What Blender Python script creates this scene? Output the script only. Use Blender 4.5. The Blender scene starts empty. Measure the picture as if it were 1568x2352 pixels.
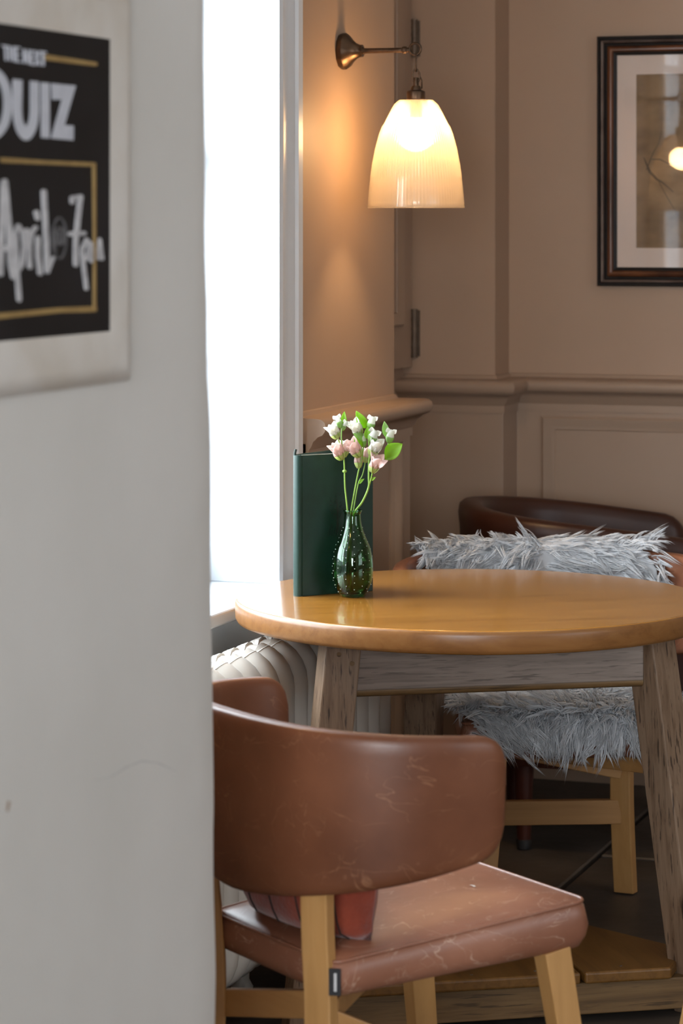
import bpy, bmesh, math, random
import numpy as np
from mathutils import Vector, Matrix

random.seed(7)
rng = np.random.default_rng(7)
S = bpy.context.scene
COL = S.collection

# ------------------------------------------------------------------ camera
F_PX, HOR, CAM_Z = 6600.0, 500.0, 1.47
TH = math.radians(19.0)                      # camera yaw relative to the room
CT, ST = math.cos(TH), math.sin(TH)
cam_d = bpy.data.cameras.new('camera')
cam = bpy.data.objects.new('camera', cam_d)
COL.objects.link(cam)
cam.location = (0, 0, CAM_Z)
cam.rotation_euler = (math.radians(90), 0, TH)
cam_d.sensor_fit = 'AUTO'
cam_d.sensor_width = 36
cam_d.lens = F_PX / 2352 * 36
cam_d.shift_y = -(1176 - HOR) / 2352
cam_d.clip_start = 0.05
cam_d.dof.use_dof = True
cam_d.dof.focus_distance = 5.42
cam_d.dof.aperture_fstop = 6.5
S.camera = cam

# ------------------------------------------------------------------ world, daylight, exposure
S.view_settings.view_transform = 'Standard'
S.view_settings.look = 'None'
S.view_settings.gamma = 1
S.view_settings.exposure = 0.0
S.view_settings.use_curve_mapping = False
try:
    S.cycles.use_denoising = True
    S.cycles.denoiser = 'OPENIMAGEDENOISE'
    S.cycles.use_adaptive_sampling = True
    S.cycles.adaptive_threshold = 0.02
    S.cycles.max_bounces = 10
    S.cycles.diffuse_bounces = 5
    S.cycles.transmission_bounces = 10
    S.cycles.transparent_max_bounces = 16
    S.cycles.sample_clamp_indirect = 8
    S.cycles.caustics_reflective = False
    S.cycles.caustics_refractive = False
except Exception:
    pass
world = bpy.data.worlds.new('sky')
S.world = world
world.use_nodes = True
wn = world.node_tree.nodes
wn['Background'].inputs['Color'].default_value = (0.80, 0.90, 1.0, 1)
wn['Background'].inputs['Strength'].default_value = 2.2


def area(name, loc, rot, sx, sy, power, color):
    d = bpy.data.lights.new(name, 'AREA')
    d.shape = 'RECTANGLE'
    d.size, d.size_y = sx, sy
    d.energy = power
    d.color = color
    o = bpy.data.objects.new(name, d)
    COL.objects.link(o)
    o.location = loc
    o.rotation_euler = rot
    return o


# daylight outside the table window; side and front lamps are added fill
area('daylight_table_window', (-3.4, 2.9, 2.95), (0, math.radians(-90), 0), 4.1, 7.4, 1500, (0.84, 0.93, 1.0))
area('side_fill_light', (3.6, 2.7, 1.6), (0, math.radians(90), 0), 1.6, 2.4, 36, (0.90, 0.95, 1.0))
area('front_fill_light', (-0.1, -2.7, 1.6), (math.radians(90), 0, 0), 2.6, 1.6, 335, (0.90, 0.95, 1.0))


# ------------------------------------------------------------------ coordinates
def cw(x, y, z=0.0):
    """camera-frame ground coordinates (right, depth) to room coordinates"""
    return Vector((x * CT - y * ST, x * ST + y * CT, z))


def px(u, v, y):
    return cw((u - 784) / F_PX * y, y, CAM_Z - (v - HOR) / F_PX * y)


def on_x(u, v, X):
    t = (u - 784) / F_PX
    y = X / (t * CT - ST)
    return Vector((X, y * (t * ST + CT), CAM_Z - (v - HOR) / F_PX * y))


def on_y(u, v, Y):
    t = (u - 784) / F_PX
    y = Y / (t * ST + CT)
    return Vector((y * (t * CT - ST), Y, CAM_Z - (v - HOR) / F_PX * y))


# ------------------------------------------------------------------ materials
MATS = {}


def new_mat(name):
    m = bpy.data.materials.new(name)
    m.use_nodes = True
    nt = m.node_tree
    b = nt.nodes['Principled BSDF']
    MATS[name] = m
    return m, nt, b


def c4(c):
    return (c[0], c[1], c[2], 1)


def paint(name, c1, c2, rough=0.5, scale=3.0, bump=0.0, bscale=60.0, metal=0.0, spec=0.5, stretch=(1, 1, 1), lo=0.35, hi=0.65, sheen=0.0):
    m, nt, b = new_mat(name)
    N, L = nt.nodes, nt.links
    tc = N.new('ShaderNodeTexCoord')
    mp = N.new('ShaderNodeMapping')
    mp.inputs['Scale'].default_value = stretch
    L.new(tc.outputs['Object'], mp.inputs['Vector'])
    nz = N.new('ShaderNodeTexNoise')
    nz.inputs['Scale'].default_value = scale
    nz.inputs['Detail'].default_value = 6
    L.new(mp.outputs[0], nz.inputs['Vector'])
    cr = N.new('ShaderNodeValToRGB')
    cr.color_ramp.elements[0].position = lo
    cr.color_ramp.elements[1].position = hi
    cr.color_ramp.elements[0].color = c4(c1)
    cr.color_ramp.elements[1].color = c4(c2)
    L.new(nz.outputs['Fac'], cr.inputs[0])
    L.new(cr.outputs[0], b.inputs['Base Color'])
    b.inputs['Roughness'].default_value = rough
    b.inputs['Metallic'].default_value = metal
    b.inputs['Specular IOR Level'].default_value = spec
    if sheen:
        b.inputs['Sheen Weight'].default_value = sheen
    if bump:
        n2 = N.new('ShaderNodeTexNoise')
        n2.inputs['Scale'].default_value = bscale
        n2.inputs['Detail'].default_value = 4
        L.new(mp.outputs[0], n2.inputs['Vector'])
        bp = N.new('ShaderNodeBump')
        bp.inputs['Strength'].default_value = bump
        bp.inputs['Distance'].default_value = 0.004
        L.new(n2.outputs['Fac'], bp.inputs['Height'])
        L.new(bp.outputs[0], b.inputs['Normal'])
    return m


def wood(name, dark, mid, light, axis='X', rough=0.35, scale=1.0, bump=0.15, coat=0.0, cracks=0.0):
    m, nt, b = new_mat(name)
    N, L = nt.nodes, nt.links
    tc = N.new('ShaderNodeTexCoord')
    mp = N.new('ShaderNodeMapping')
    st = {'X': (1.6, 26, 26), 'Y': (26, 1.6, 26), 'Z': (26, 26, 1.6)}[axis]
    mp.inputs['Scale'].default_value = [s * scale for s in st]
    L.new(tc.outputs['Object'], mp.inputs['Vector'])
    nz = N.new('ShaderNodeTexNoise')
    nz.inputs['Scale'].default_value = 2.2
    nz.inputs['Detail'].default_value = 8
    nz.inputs['Roughness'].default_value = 0.65
    nz.inputs['Distortion'].default_value = 0.6
    L.new(mp.outputs[0], nz.inputs['Vector'])
    cr = N.new('ShaderNodeValToRGB')
    e = cr.color_ramp.elements
    e[0].position, e[0].color = 0.28, c4(dark)
    e[1].position, e[1].color = 0.75, c4(light)
    k = e.new(0.5)
    k.color = c4(mid)
    L.new(nz.outputs['Fac'], cr.inputs[0])
    col = cr.outputs[0]
    big = N.new('ShaderNodeTexNoise')
    big.inputs['Scale'].default_value = 5
    L.new(tc.outputs['Object'], big.inputs['Vector'])
    mx = N.new('ShaderNodeMix')
    mx.data_type = 'RGBA'
    mx.blend_type = 'MULTIPLY'
    mx.inputs['Factor'].default_value = 0.35
    L.new(col, mx.inputs['A'])
    L.new(big.outputs['Fac'], mx.inputs['B'])
    col = mx.outputs['Result']
    if cracks:
        n3 = N.new('ShaderNodeTexNoise')
        n3.inputs['Scale'].default_value = 5.5
        n3.inputs['Detail'].default_value = 5
        L.new(mp.outputs[0], n3.inputs['Vector'])
        c3 = N.new('ShaderNodeValToRGB')
        c3.color_ramp.elements[0].position = 0.35
        c3.color_ramp.elements[1].position = 0.41
        c3.color_ramp.elements[0].color = (0.12, 0.10, 0.09, 1)
        c3.color_ramp.elements[1].color = (1, 1, 1, 1)
        L.new(n3.outputs['Fac'], c3.inputs[0])
        m2 = N.new('ShaderNodeMix')
        m2.data_type = 'RGBA'
        m2.blend_type = 'MULTIPLY'
        m2.inputs['Factor'].default_value = cracks
        L.new(col, m2.inputs['A'])
        L.new(c3.outputs[0], m2.inputs['B'])
        col = m2.outputs['Result']
    L.new(col, b.inputs['Base Color'])
    b.inputs['Roughness'].default_value = rough
    if coat:
        b.inputs['Coat Weight'].default_value = coat
        b.inputs['Coat Roughness'].default_value = 0.12
    bp = N.new('ShaderNodeBump')
    bp.inputs['Strength'].default_value = bump
    bp.inputs['Distance'].default_value = 0.002
    L.new(nz.outputs['Fac'], bp.inputs['Height'])
    L.new(bp.outputs[0], b.inputs['Normal'])
    return m


def leather(name, dark, mid, scratch, rough=0.38, amount=0.5, scale=1.0):
    m, nt, b = new_mat(name)
    N, L = nt.nodes, nt.links
    tc = N.new('ShaderNodeTexCoord')
    n1 = N.new('ShaderNodeTexNoise')
    n1.inputs['Scale'].default_value = 5 * scale
    n1.inputs['Detail'].default_value = 7
    L.new(tc.outputs['Object'], n1.inputs['Vector'])
    cr = N.new('ShaderNodeValToRGB')
    cr.color_ramp.elements[0].position = 0.34
    cr.color_ramp.elements[1].position = 0.68
    cr.color_ramp.elements[0].color = c4(dark)
    cr.color_ramp.elements[1].color = c4(mid)
    L.new(n1.outputs['Fac'], cr.inputs[0])
    # scratches and creases: thin contour lines of stretched noise, broken up by a mask
    def lines(rot, stretch, sc, width, lo, hi):
        mp = N.new('ShaderNodeMapping')
        mp.inputs['Rotation'].default_value = rot
        mp.inputs['Scale'].default_value = stretch
        L.new(tc.outputs['Object'], mp.inputs['Vector'])
        nn = N.new('ShaderNodeTexNoise')
        nn.inputs['Scale'].default_value = sc * scale
        nn.inputs['Detail'].default_value = 3
        nn.inputs['Distortion'].default_value = 0.8
        L.new(mp.outputs[0], nn.inputs['Vector'])
        sb = N.new('ShaderNodeMath')
        sb.operation = 'SUBTRACT'
        sb.inputs[1].default_value = 0.5
        L.new(nn.outputs['Fac'], sb.inputs[0])
        ab = N.new('ShaderNodeMath')
        ab.operation = 'ABSOLUTE'
        L.new(sb.outputs[0], ab.inputs[0])
        r2 = N.new('ShaderNodeValToRGB')
        r2.color_ramp.elements[0].position = 0.0
        r2.color_ramp.elements[1].position = width
        r2.color_ramp.elements[0].color = (1, 1, 1, 1)
        r2.color_ramp.elements[1].color = (0, 0, 0, 1)
        L.new(ab.outputs[0], r2.inputs[0])
        nm = N.new('ShaderNodeTexNoise')
        nm.inputs['Scale'].default_value = 14 * scale
        nm.inputs['Detail'].default_value = 4
        L.new(mp.outputs[0], nm.inputs['Vector'])
        r3 = N.new('ShaderNodeValToRGB')
        r3.color_ramp.elements[0].position = lo
        r3.color_ramp.elements[1].position = hi
        L.new(nm.outputs['Fac'], r3.inputs[0])
        k = N.new('ShaderNodeMath')
        k.operation = 'MULTIPLY'
        L.new(r2.outputs[0], k.inputs[0])
        L.new(r3.outputs[0], k.inputs[1])
        return k.outputs[0]
    la = lines((0.4, 0.9, 0.3), (1, 1, 2.6), 8, 0.0095, 0.46, 0.70)
    lb = lines((1.2, -0.5, 0.8), (1.8, 1, 1), 13, 0.0105, 0.49, 0.72)
    mu = N.new('ShaderNodeMath')
    mu.operation = 'MAXIMUM'
    L.new(la, mu.inputs[0])
    L.new(lb, mu.inputs[1])
    m3 = N.new('ShaderNodeMath')
    m3.operation = 'MULTIPLY'
    m3.inputs[1].default_value = amount
    L.new(mu.outputs[0], m3.inputs[0])
    mx = N.new('ShaderNodeMix')
    mx.data_type = 'RGBA'
    L.new(m3.outputs[0], mx.inputs['Factor'])
    L.new(cr.outputs[0], mx.inputs['A'])
    mx.inputs['B'].default_value = c4(scratch)
    L.new(mx.outputs['Result'], b.inputs['Base Color'])
    b.inputs['Roughness'].default_value = rough
    n4 = N.new('ShaderNodeTexNoise')
    n4.inputs['Scale'].default_value = 180
    L.new(tc.outputs['Object'], n4.inputs['Vector'])
    bp = N.new('ShaderNodeBump')
    bp.inputs['Strength'].default_value = 0.12
    bp.inputs['Distance'].default_value = 0.001
    L.new(n4.outputs['Fac'], bp.inputs['Height'])
    L.new(bp.outputs[0], b.inputs['Normal'])
    return m


def thin_glass(name, tint=(1, 1, 1), rough=0.0, refl=1.0):
    m = bpy.data.materials.new(name)
    m.use_nodes = True
    nt = m.node_tree
    N, L = nt.nodes, nt.links
    N.remove(N['Principled BSDF'])
    tr = N.new('ShaderNodeBsdfTransparent')
    tr.inputs[0].default_value = c4(tint)
    gl = N.new('ShaderNodeBsdfGlossy')
    gl.inputs['Roughness'].default_value = rough
    fr = N.new('ShaderNodeFresnel')
    fr.inputs['IOR'].default_value = 1.5
    mu = N.new('ShaderNodeMath')
    mu.operation = 'MULTIPLY'
    mu.inputs[1].default_value = refl
    L.new(fr.outputs[0], mu.inputs[0])
    # the inner face of the sheet lets everything out again
    ge = N.new('ShaderNodeNewGeometry')
    inv = N.new('ShaderNodeMath')
    inv.operation = 'SUBTRACT'
    inv.inputs[0].default_value = 1.0
    L.new(ge.outputs['Backfacing'], inv.inputs[1])
    m2 = N.new('ShaderNodeMath')
    m2.operation = 'MULTIPLY'
    L.new(mu.outputs[0], m2.inputs[0])
    L.new(inv.outputs[0], m2.inputs[1])
    mx = N.new('ShaderNodeMixShader')
    L.new(m2.outputs[0], mx.inputs[0])
    L.new(tr.outputs[0], mx.inputs[1])
    L.new(gl.outputs[0], mx.inputs[2])
    L.new(mx.outputs[0], N['Material Output'].inputs['Surface'])
    MATS[name] = m
    return m


paint('plaster_white', (0.66, 0.64, 0.60), (0.72, 0.70, 0.665), 0.6, 2.2, 0.25, 14)
paint('frame_white', (0.60, 0.545, 0.475), (0.69, 0.655, 0.61), 0.55, 6, 0.3, 30)
paint('wall_taupe', (0.425, 0.295, 0.205), (0.455, 0.318, 0.225), 0.55, 1.6, 0.12, 24)
paint('trim_taupe_dimmed', (0.375, 0.265, 0.19), (0.405, 0.29, 0.21), 0.42, 2, 0.05, 30)  # darker than the wall paint: lamp falloff put into the woodwork colour
paint('gloss_white', (0.68, 0.715, 0.75), (0.73, 0.765, 0.80), 0.3, 3, 0.05, 20)
paint('ceiling_white', (0.78, 0.76, 0.72), (0.82, 0.80, 0.76), 0.8, 2)
paint('flagstone', (0.060, 0.048, 0.039), (0.105, 0.086, 0.070), 0.5, 4, 0.5, 25)
paint('grout', (0.02, 0.016, 0.013), (0.03, 0.025, 0.02), 0.9, 10)
wood('oak_top', (0.30, 0.115, 0.016), (0.42, 0.175, 0.026), (0.49, 0.22, 0.038), 'X', 0.22, 1.0, 0.04, 0.6)
wood('oak_edge', (0.22, 0.09, 0.025), (0.31, 0.135, 0.04), (0.36, 0.17, 0.055), 'X', 0.35, 1.0, 0.08)
wood('oak_weathered', (0.15, 0.085, 0.045), (0.27, 0.175, 0.11), (0.35, 0.24, 0.155), 'Z', 0.5, 1.5, 0.3, 0, 0.8)
wood('oak_apron', (0.17, 0.13, 0.105), (0.29, 0.23, 0.19), (0.37, 0.30, 0.25), 'X', 0.5, 1.5, 0.3, 0, 0.5)
wood('oak_shelf', (0.13, 0.058, 0.012), (0.20, 0.092, 0.02), (0.25, 0.12, 0.03), 'Y', 0.4, 1.0, 0.15)
wood('oak_rail', (0.10, 0.055, 0.022), (0.20, 0.115, 0.045), (0.27, 0.16, 0.065), 'X', 0.5, 1.0, 0.3, 0, 0.6)
wood('beech', (0.50, 0.26, 0.085), (0.58, 0.31, 0.108), (0.64, 0.36, 0.14), 'Z', 0.4, 0.6, 0.04)
wood('beech_rail', (0.42, 0.21, 0.07), (0.50, 0.26, 0.09), (0.56, 0.31, 0.12), 'X', 0.4, 0.6, 0.04)
wood('red_wood', (0.06, 0.014, 0.008), (0.085, 0.02, 0.011), (0.11, 0.028, 0.015), 'Z', 0.4, 0.6, 0.04)
leather('leather_tan', (0.120, 0.040, 0.017), (0.215, 0.080, 0.038), (0.40, 0.20, 0.105), 0.38, 0.62)
leather('leather_seat_sheen', (0.22, 0.088, 0.05), (0.33, 0.145, 0.088), (0.66, 0.46, 0.34), 0.36, 0.8, 1.25)  # lighter than the back leather: sheen on the seat put into base colour
leather('leather_dark', (0.034, 0.009, 0.0045), (0.052, 0.015, 0.007), (0.09, 0.03, 0.014), 0.38, 0.2)
paint('felt_red', (0.20, 0.030, 0.011), (0.27, 0.043, 0.016), 0.95, 30, 0.4, 160, sheen=0.3)
paint('thread_dark', (0.02, 0.012, 0.01), (0.03, 0.02, 0.015), 0.9, 30)
paint('tag_black', (0.012, 0.012, 0.013), (0.02, 0.02, 0.022), 0.7, 30)
paint('tag_print', (0.5, 0.5, 0.5), (0.6, 0.6, 0.6), 0.7, 30)
paint('rubber_black', (0.012, 0.011, 0.011), (0.02, 0.018, 0.018), 0.6, 30)
paint('menu_green', (0.0035, 0.028, 0.019), (0.0045, 0.034, 0.024), 0.42, 40, 0.03, 300, spec=0.4)
paint('menu_emboss', (0.004, 0.016, 0.011), (0.005, 0.02, 0.014), 0.55, 40)
paint('paper_cream', (0.75, 0.70, 0.60), (0.82, 0.78, 0.70), 0.8, 20)
paint('radiator_cream', (0.72, 0.69, 0.63), (0.78, 0.75, 0.69), 0.28, 6, 0.05, 30)
paint('bronze', (0.07, 0.042, 0.026), (0.13, 0.08, 0.048), 0.35, 40, 0.1, 120, metal=0.8)
paint('hinge_metal', (0.12, 0.085, 0.06), (0.17, 0.125, 0.09), 0.5, 40, metal=0.3)
paint('slate_board', (0.006, 0.0055, 0.006), (0.014, 0.013, 0.015), 0.6, 5, lo=0.4, hi=0.75, spec=0.25)
paint('chalk_white', (0.50, 0.51, 0.56), (0.56, 0.57, 0.62), 0.8, 60)
paint('chalk_script', (0.40, 0.39, 0.40), (0.60, 0.59, 0.60), 0.8, 60)
paint('chalk_faint', (0.07, 0.068, 0.07), (0.14, 0.135, 0.14), 0.8, 60)
paint('gold_paint', (0.30, 0.19, 0.065), (0.38, 0.25, 0.09), 0.45, 40)
paint('frame_black', (0.006, 0.004, 0.0035), (0.010, 0.007, 0.006), 0.5, 20, spec=0.2)
paint('frame_silver', (0.20, 0.15, 0.13), (0.30, 0.24, 0.21), 0.3, 20, metal=0.6)
paint('frame_walnut', (0.045, 0.014, 0.006), (0.16, 0.055, 0.02), 0.3, 14, stretch=(1, 1, 0.4))
paint('mat_board', (0.72, 0.60, 0.52), (0.76, 0.64, 0.56), 0.8, 4)
paint('print_sepia', (0.13, 0.078, 0.038), (0.33, 0.215, 0.115), 0.7, 9, lo=0.3, hi=0.72, stretch=(1, 1, 1.6))
paint('print_ink', (0.06, 0.045, 0.025), (0.09, 0.065, 0.04), 0.7, 20)
paint('stem_green', (0.19, 0.36, 0.045), (0.28, 0.48, 0.09), 0.45, 30)
paint('chip_white', (0.8, 0.8, 0.78), (0.85, 0.85, 0.83), 0.6, 30)


def petal_mat(name, c, tr):
    m, nt, b = new_mat(name)
    N, L = nt.nodes, nt.links
    tc = N.new('ShaderNodeTexCoord')
    nz = N.new('ShaderNodeTexNoise')
    nz.inputs['Scale'].default_value = 40
    L.new(tc.outputs['Object'], nz.inputs['Vector'])
    cr = N.new('ShaderNodeValToRGB')
    cr.color_ramp.elements[0].color = c4([k * 0.82 for k in c])
    cr.color_ramp.elements[1].color = c4(c)
    L.new(nz.outputs['Fac'], cr.inputs[0])
    L.new(cr.outputs[0], b.inputs['Base Color'])
    b.inputs['Roughness'].default_value = 0.5
    t = N.new('ShaderNodeBsdfTranslucent')
    t.inputs[0].default_value = c4(tr)
    mx = N.new('ShaderNodeMixShader')
    mx.inputs[0].default_value = 0.45
    L.new(b.outputs[0], mx.inputs[1])
    L.new(t.outputs[0], mx.inputs[2])
    L.new(mx.outputs[0], N['Material Output'].inputs['Surface'])
    return m


petal_mat('petal_white', (0.95, 0.95, 0.90), (0.95, 0.95, 0.86))
petal_mat('petal_pink', (0.93, 0.74, 0.71), (0.95, 0.78, 0.72))
petal_mat('petal_base', (0.62, 0.74, 0.30), (0.7, 0.8, 0.3))
petal_mat('leaf_green', (0.28, 0.55, 0.03), (0.48, 0.78, 0.04))
petal_mat('leaf_pale', (0.34, 0.55, 0.20), (0.5, 0.75, 0.2))
thin_glass('window_pane')
thin_glass('picture_glass', (1, 1, 1), 0.02, 1.6)

# green bottle glass
m, nt, b = new_mat('vase_glass')
b.inputs['Base Color'].default_value = (0.26, 0.60, 0.31, 1)
b.inputs['Transmission Weight'].default_value = 1
b.inputs['Roughness'].default_value = 0.02
b.inputs['IOR'].default_value = 1.45
nz = nt.nodes.new('ShaderNodeTexNoise')
nz.inputs['Scale'].default_value = 30
bp = nt.nodes.new('ShaderNodeBump')
bp.inputs['Strength'].default_value = 0.05
nt.links.new(nz.outputs['Fac'], bp.inputs['Height'])
nt.links.new(bp.outputs[0], b.inputs['Normal'])
m, nt, b = new_mat('vase_water')
b.inputs['Base Color'].default_value = (0.42, 0.48, 0.30, 1)
b.inputs['Transmission Weight'].default_value = 1
b.inputs['Roughness'].default_value = 0.0
b.inputs['IOR'].default_value = 1.33
nz = nt.nodes.new('ShaderNodeTexNoise')
nz.inputs['Scale'].default_value = 20
bp = nt.nodes.new('ShaderNodeBump')
bp.inputs['Strength'].default_value = 0.02
nt.links.new(nz.outputs['Fac'], bp.inputs['Height'])
nt.links.new(bp.outputs[0], b.inputs['Normal'])

# ribbed lamp glass: lets light through, scatters it and shines
m = bpy.data.materials.new('shade_glass')
m.use_nodes = True
MATS['shade_glass'] = m
nt = m.node_tree
N, L = nt.nodes, nt.links
N.remove(N['Principled BSDF'])
tl = N.new('ShaderNodeBsdfTranslucent')
tl.inputs[0].default_value = (0.95, 0.86, 0.76, 1)
tp = N.new('ShaderNodeBsdfTransparent')
tp.inputs[0].default_value = (1, 0.96, 0.90, 1)
rf = N.new('ShaderNodeBsdfRefraction')
rf.inputs['Color'].default_value = (1, 0.95, 0.88, 1)
rf.inputs['Roughness'].default_value = 0.4
rf.inputs['IOR'].default_value = 1.12
gs = N.new('ShaderNodeBsdfGlossy')
gs.inputs['Roughness'].default_value = 0.15
df = N.new('ShaderNodeBsdfDiffuse')
df.inputs[0].default_value = (0.72, 0.62, 0.52, 1)
nz = N.new('ShaderNodeTexNoise')
nz.inputs['Scale'].default_value = 25
bp = N.new('ShaderNodeBump')
bp.inputs['Strength'].default_value = 0.03
L.new(nz.outputs['Fac'], bp.inputs['Height'])
L.new(bp.outputs[0], gs.inputs['Normal'])


def mixs(f, a, bb):
    x = N.new('ShaderNodeMixShader')
    x.inputs[0].default_value = f
    L.new(a, x.inputs[1])
    L.new(bb, x.inputs[2])
    return x.outputs[0]


s1 = mixs(0.93, tl.outputs[0], tp.outputs[0])
s2 = mixs(0.22, s1, rf.outputs[0])
s3 = mixs(0.12, s2, df.outputs[0])
s4 = mixs(0.05, s3, gs.outputs[0])
L.new(s4, N['Material Output'].inputs['Surface'])

m, nt, b = new_mat('bulb_glow')
b.inputs['Base Color'].default_value = (1, 0.9, 0.75, 1)
b.inputs['Emission Color'].default_value = (1, 0.64, 0.31, 1)
b.inputs['Emission Strength'].default_value = 165

# wool
m, nt, b = new_mat('wool')
N, L = nt.nodes, nt.links
at = N.new('ShaderNodeAttribute')
at.attribute_name = 'tone'
cr = N.new('ShaderNodeValToRGB')
cr.color_ramp.elements[0].color = (0.40, 0.415, 0.44, 1)  # dark end kept low to paint shade between the locks
cr.color_ramp.elements[1].color = (0.95, 0.965, 0.985, 1)
L.new(at.outputs['Fac'], cr.inputs[0])
L.new(cr.outputs[0], b.inputs['Base Color'])
b.inputs['Roughness'].default_value = 0.6
b.inputs['Specular IOR Level'].default_value = 0.3
tw = N.new('ShaderNodeBsdfTranslucent')
L.new(cr.outputs[0], tw.inputs[0])
mw = N.new('ShaderNodeMixShader')
mw.inputs[0].default_value = 0.25
L.new(b.outputs[0], mw.inputs[1])
L.new(tw.outputs[0], mw.inputs[2])
L.new(mw.outputs[0], N['Material Output'].inputs['Surface'])
paint('hide', (0.46, 0.47, 0.49), (0.54, 0.55, 0.57), 0.9, 20)  # backing darkened: shade in gaps of the wool put into its colour


# ------------------------------------------------------------------ mesh helpers
class MB:
    def __init__(s):
        s.v = []
        s.f = []

    def add(s, vs, fs):
        o = len(s.v)
        s.v += [tuple(p) for p in vs]
        s.f += [tuple(i + o for i in f) for f in fs]
        return s

    def box(s, a, b):
        x0, y0, z0 = a
        x1, y1, z1 = b
        return s.add([(x0, y0, z0), (x1, y0, z0), (x1, y1, z0), (x0, y1, z0), (x0, y0, z1), (x1, y0, z1), (x1, y1, z1), (x0, y1, z1)],
                     [(0, 3, 2, 1), (4, 5, 6, 7), (0, 1, 5, 4), (1, 2, 6, 5), (2, 3, 7, 6), (3, 0, 4, 7)])

    def beam(s, p, q, w, h, up=(0, 0, 1), w2=None, h2=None):
        """rectangular beam from p to q, w across and h along up"""
        p, q = Vector(p), Vector(q)
        d = (q - p).normalized()
        side = d.cross(Vector(up)).normalized()
        upv = side.cross(d).normalized()
        vs = []
        for pt, ww, hh in ((p, w, h), (q, w2 or w, h2 or h)):
            for a, bb in ((-1, -1), (1, -1), (1, 1), (-1, 1)):
                vs.append(pt + side * (a * ww / 2) + upv * (bb * hh / 2))
        return s.add(vs, [(0, 1, 2, 3), (7, 6, 5, 4), (0, 4, 5, 1), (1, 5, 6, 2), (2, 6, 7, 3), (3, 7, 4, 0)])

    def rings(s, rings, cap0=True, cap1=True, closed=True):
        n = len(rings[0])
        o = len(s.v)
        for r in rings:
            s.v += [tuple(p) for p in r]
        for i in range(len(rings) - 1):
            for j in range(n if closed else n - 1):
                k = (j + 1) % n
                s.f.append((o + i * n + j, o + i * n + k, o + (i + 1) * n + k, o + (i + 1) * n + j))
        if cap0:
            s.f.append(tuple(o + j for j in reversed(range(n))))
        if cap1:
            s.f.append(tuple(o + (len(rings) - 1) * n + j for j in range(n)))
        return s

    def tube(s, pts, r, n=8, cap=True):
        pts = [Vector(p) for p in pts]
        rs = r if isinstance(r, (list, tuple)) else [r] * len(pts)
        rings = []
        prev = None
        for i, p in enumerate(pts):
            d = (pts[min(i + 1, len(pts) - 1)] - pts[max(i - 1, 0)]).normalized()
            if prev is None:
                a = d.orthogonal().normalized()
            else:
                a = (prev - d * prev.dot(d))
                a = a.normalized() if a.length > 1e-6 else d.orthogonal().normalized()
            prev = a
            b = d.cross(a)
            rings.append([p + (a * math.cos(2 * math.pi * k / n) + b * math.sin(2 * math.pi * k / n)) * rs[i] for k in range(n)])
        return s.rings(rings, cap, cap)

    def torus_path(s, pts, r, n=8):
        pts = [Vector(p) for p in pts]
        m_ = len(pts)
        c = sum(pts, Vector()) / m_
        rings = []
        for i, p in enumerate(pts):
            d = (pts[(i + 1) % m_] - pts[i - 1]).normalized()
            a = (p - c)
            a = (a - d * a.dot(d)).normalized()
            b = d.cross(a)
            rings.append([p + (a * math.cos(2 * math.pi * k / n) + b * math.sin(2 * math.pi * k / n)) * r for k in range(n)])
        rings.append(rings[0])
        return s.rings(rings, False, False)

    def lathe(s, prof, n=32, cap0=True, cap1=True, c=(0, 0, 0), mod=None):
        rings = []
        for i, (r, z) in enumerate(prof):
            ring = []
            for k in range(n):
                a = 2 * math.pi * k / n
                rr = r + (mod(a, i, r, z) if mod else 0)
                ring.append((c[0] + rr * math.cos(a), c[1] + rr * math.sin(a), c[2] + z))
            rings.append(ring)
        return s.rings(rings, cap0, cap1)

    def prism(s, poly, z0, z1):
        n = len(poly)
        return s.rings([[(p[0], p[1], z0) for p in poly], [(p[0], p[1], z1) for p in poly]])

    def sphere(s, c, r, n=8, m_=5, sc=(1, 1, 1)):
        rings = []
        for i in range(1, m_):
            t = math.pi * i / m_
            rings.append([(c[0] + r * sc[0] * math.sin(t) * math.cos(2 * math.pi * k / n), c[1] + r * sc[1] * math.sin(t) * math.sin(2 * math.pi * k / n), c[2] - r * sc[2] * math.cos(t)) for k in range(n)])
        return s.rings(rings)

    def xf(s, M):
        s.v = [tuple(M @ Vector(p)) for p in s.v]
        return s

    def build(s, name, mat, parent=None, smooth=False, bevel=0, seg=2, label=None, fix=True):
        me = bpy.data.meshes.new(name)
        me.from_pydata(s.v, [], s.f)
        me.update()
        if fix:
            bm = bmesh.new()
            bm.from_mesh(me)
            bmesh.ops.recalc_face_normals(bm, faces=bm.faces)
            bm.to_mesh(me)
            bm.free()
        if mat:
            me.materials.append(MATS[mat] if isinstance(mat, str) else mat)
        if smooth:
            me.polygons.foreach_set('use_smooth', [True] * len(me.polygons))
            if smooth != 'all':
                try:
                    me.set_sharp_from_angle(angle=math.radians(smooth if smooth is not True else 40))
                except Exception:
                    pass
        o = bpy.data.objects.new(name, me)
        COL.objects.link(o)
        if parent:
            o.parent = parent
        if bevel:
            md = o.modifiers.new('bevel', 'BEVEL')
            md.width = bevel
            md.segments = seg
            md.limit_method = 'ANGLE'
            md.angle_limit = math.radians(40)
        if label:
            o['label'] = label
        return o


def tag(o, label, cat, group=None, kind=None):
    o['label'] = label
    o['category'] = cat
    if group:
        o['group'] = group
    if kind:
        o['kind'] = kind
    return o


def empty(name, loc, rz=0.0, scale=1.0):
    o = bpy.data.objects.new(name, None)
    o.empty_display_size = 0.1
    COL.objects.link(o)
    o.location = loc
    o.rotation_euler = (0, 0, rz)
    o.scale = (scale,) * 3
    return o


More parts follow.
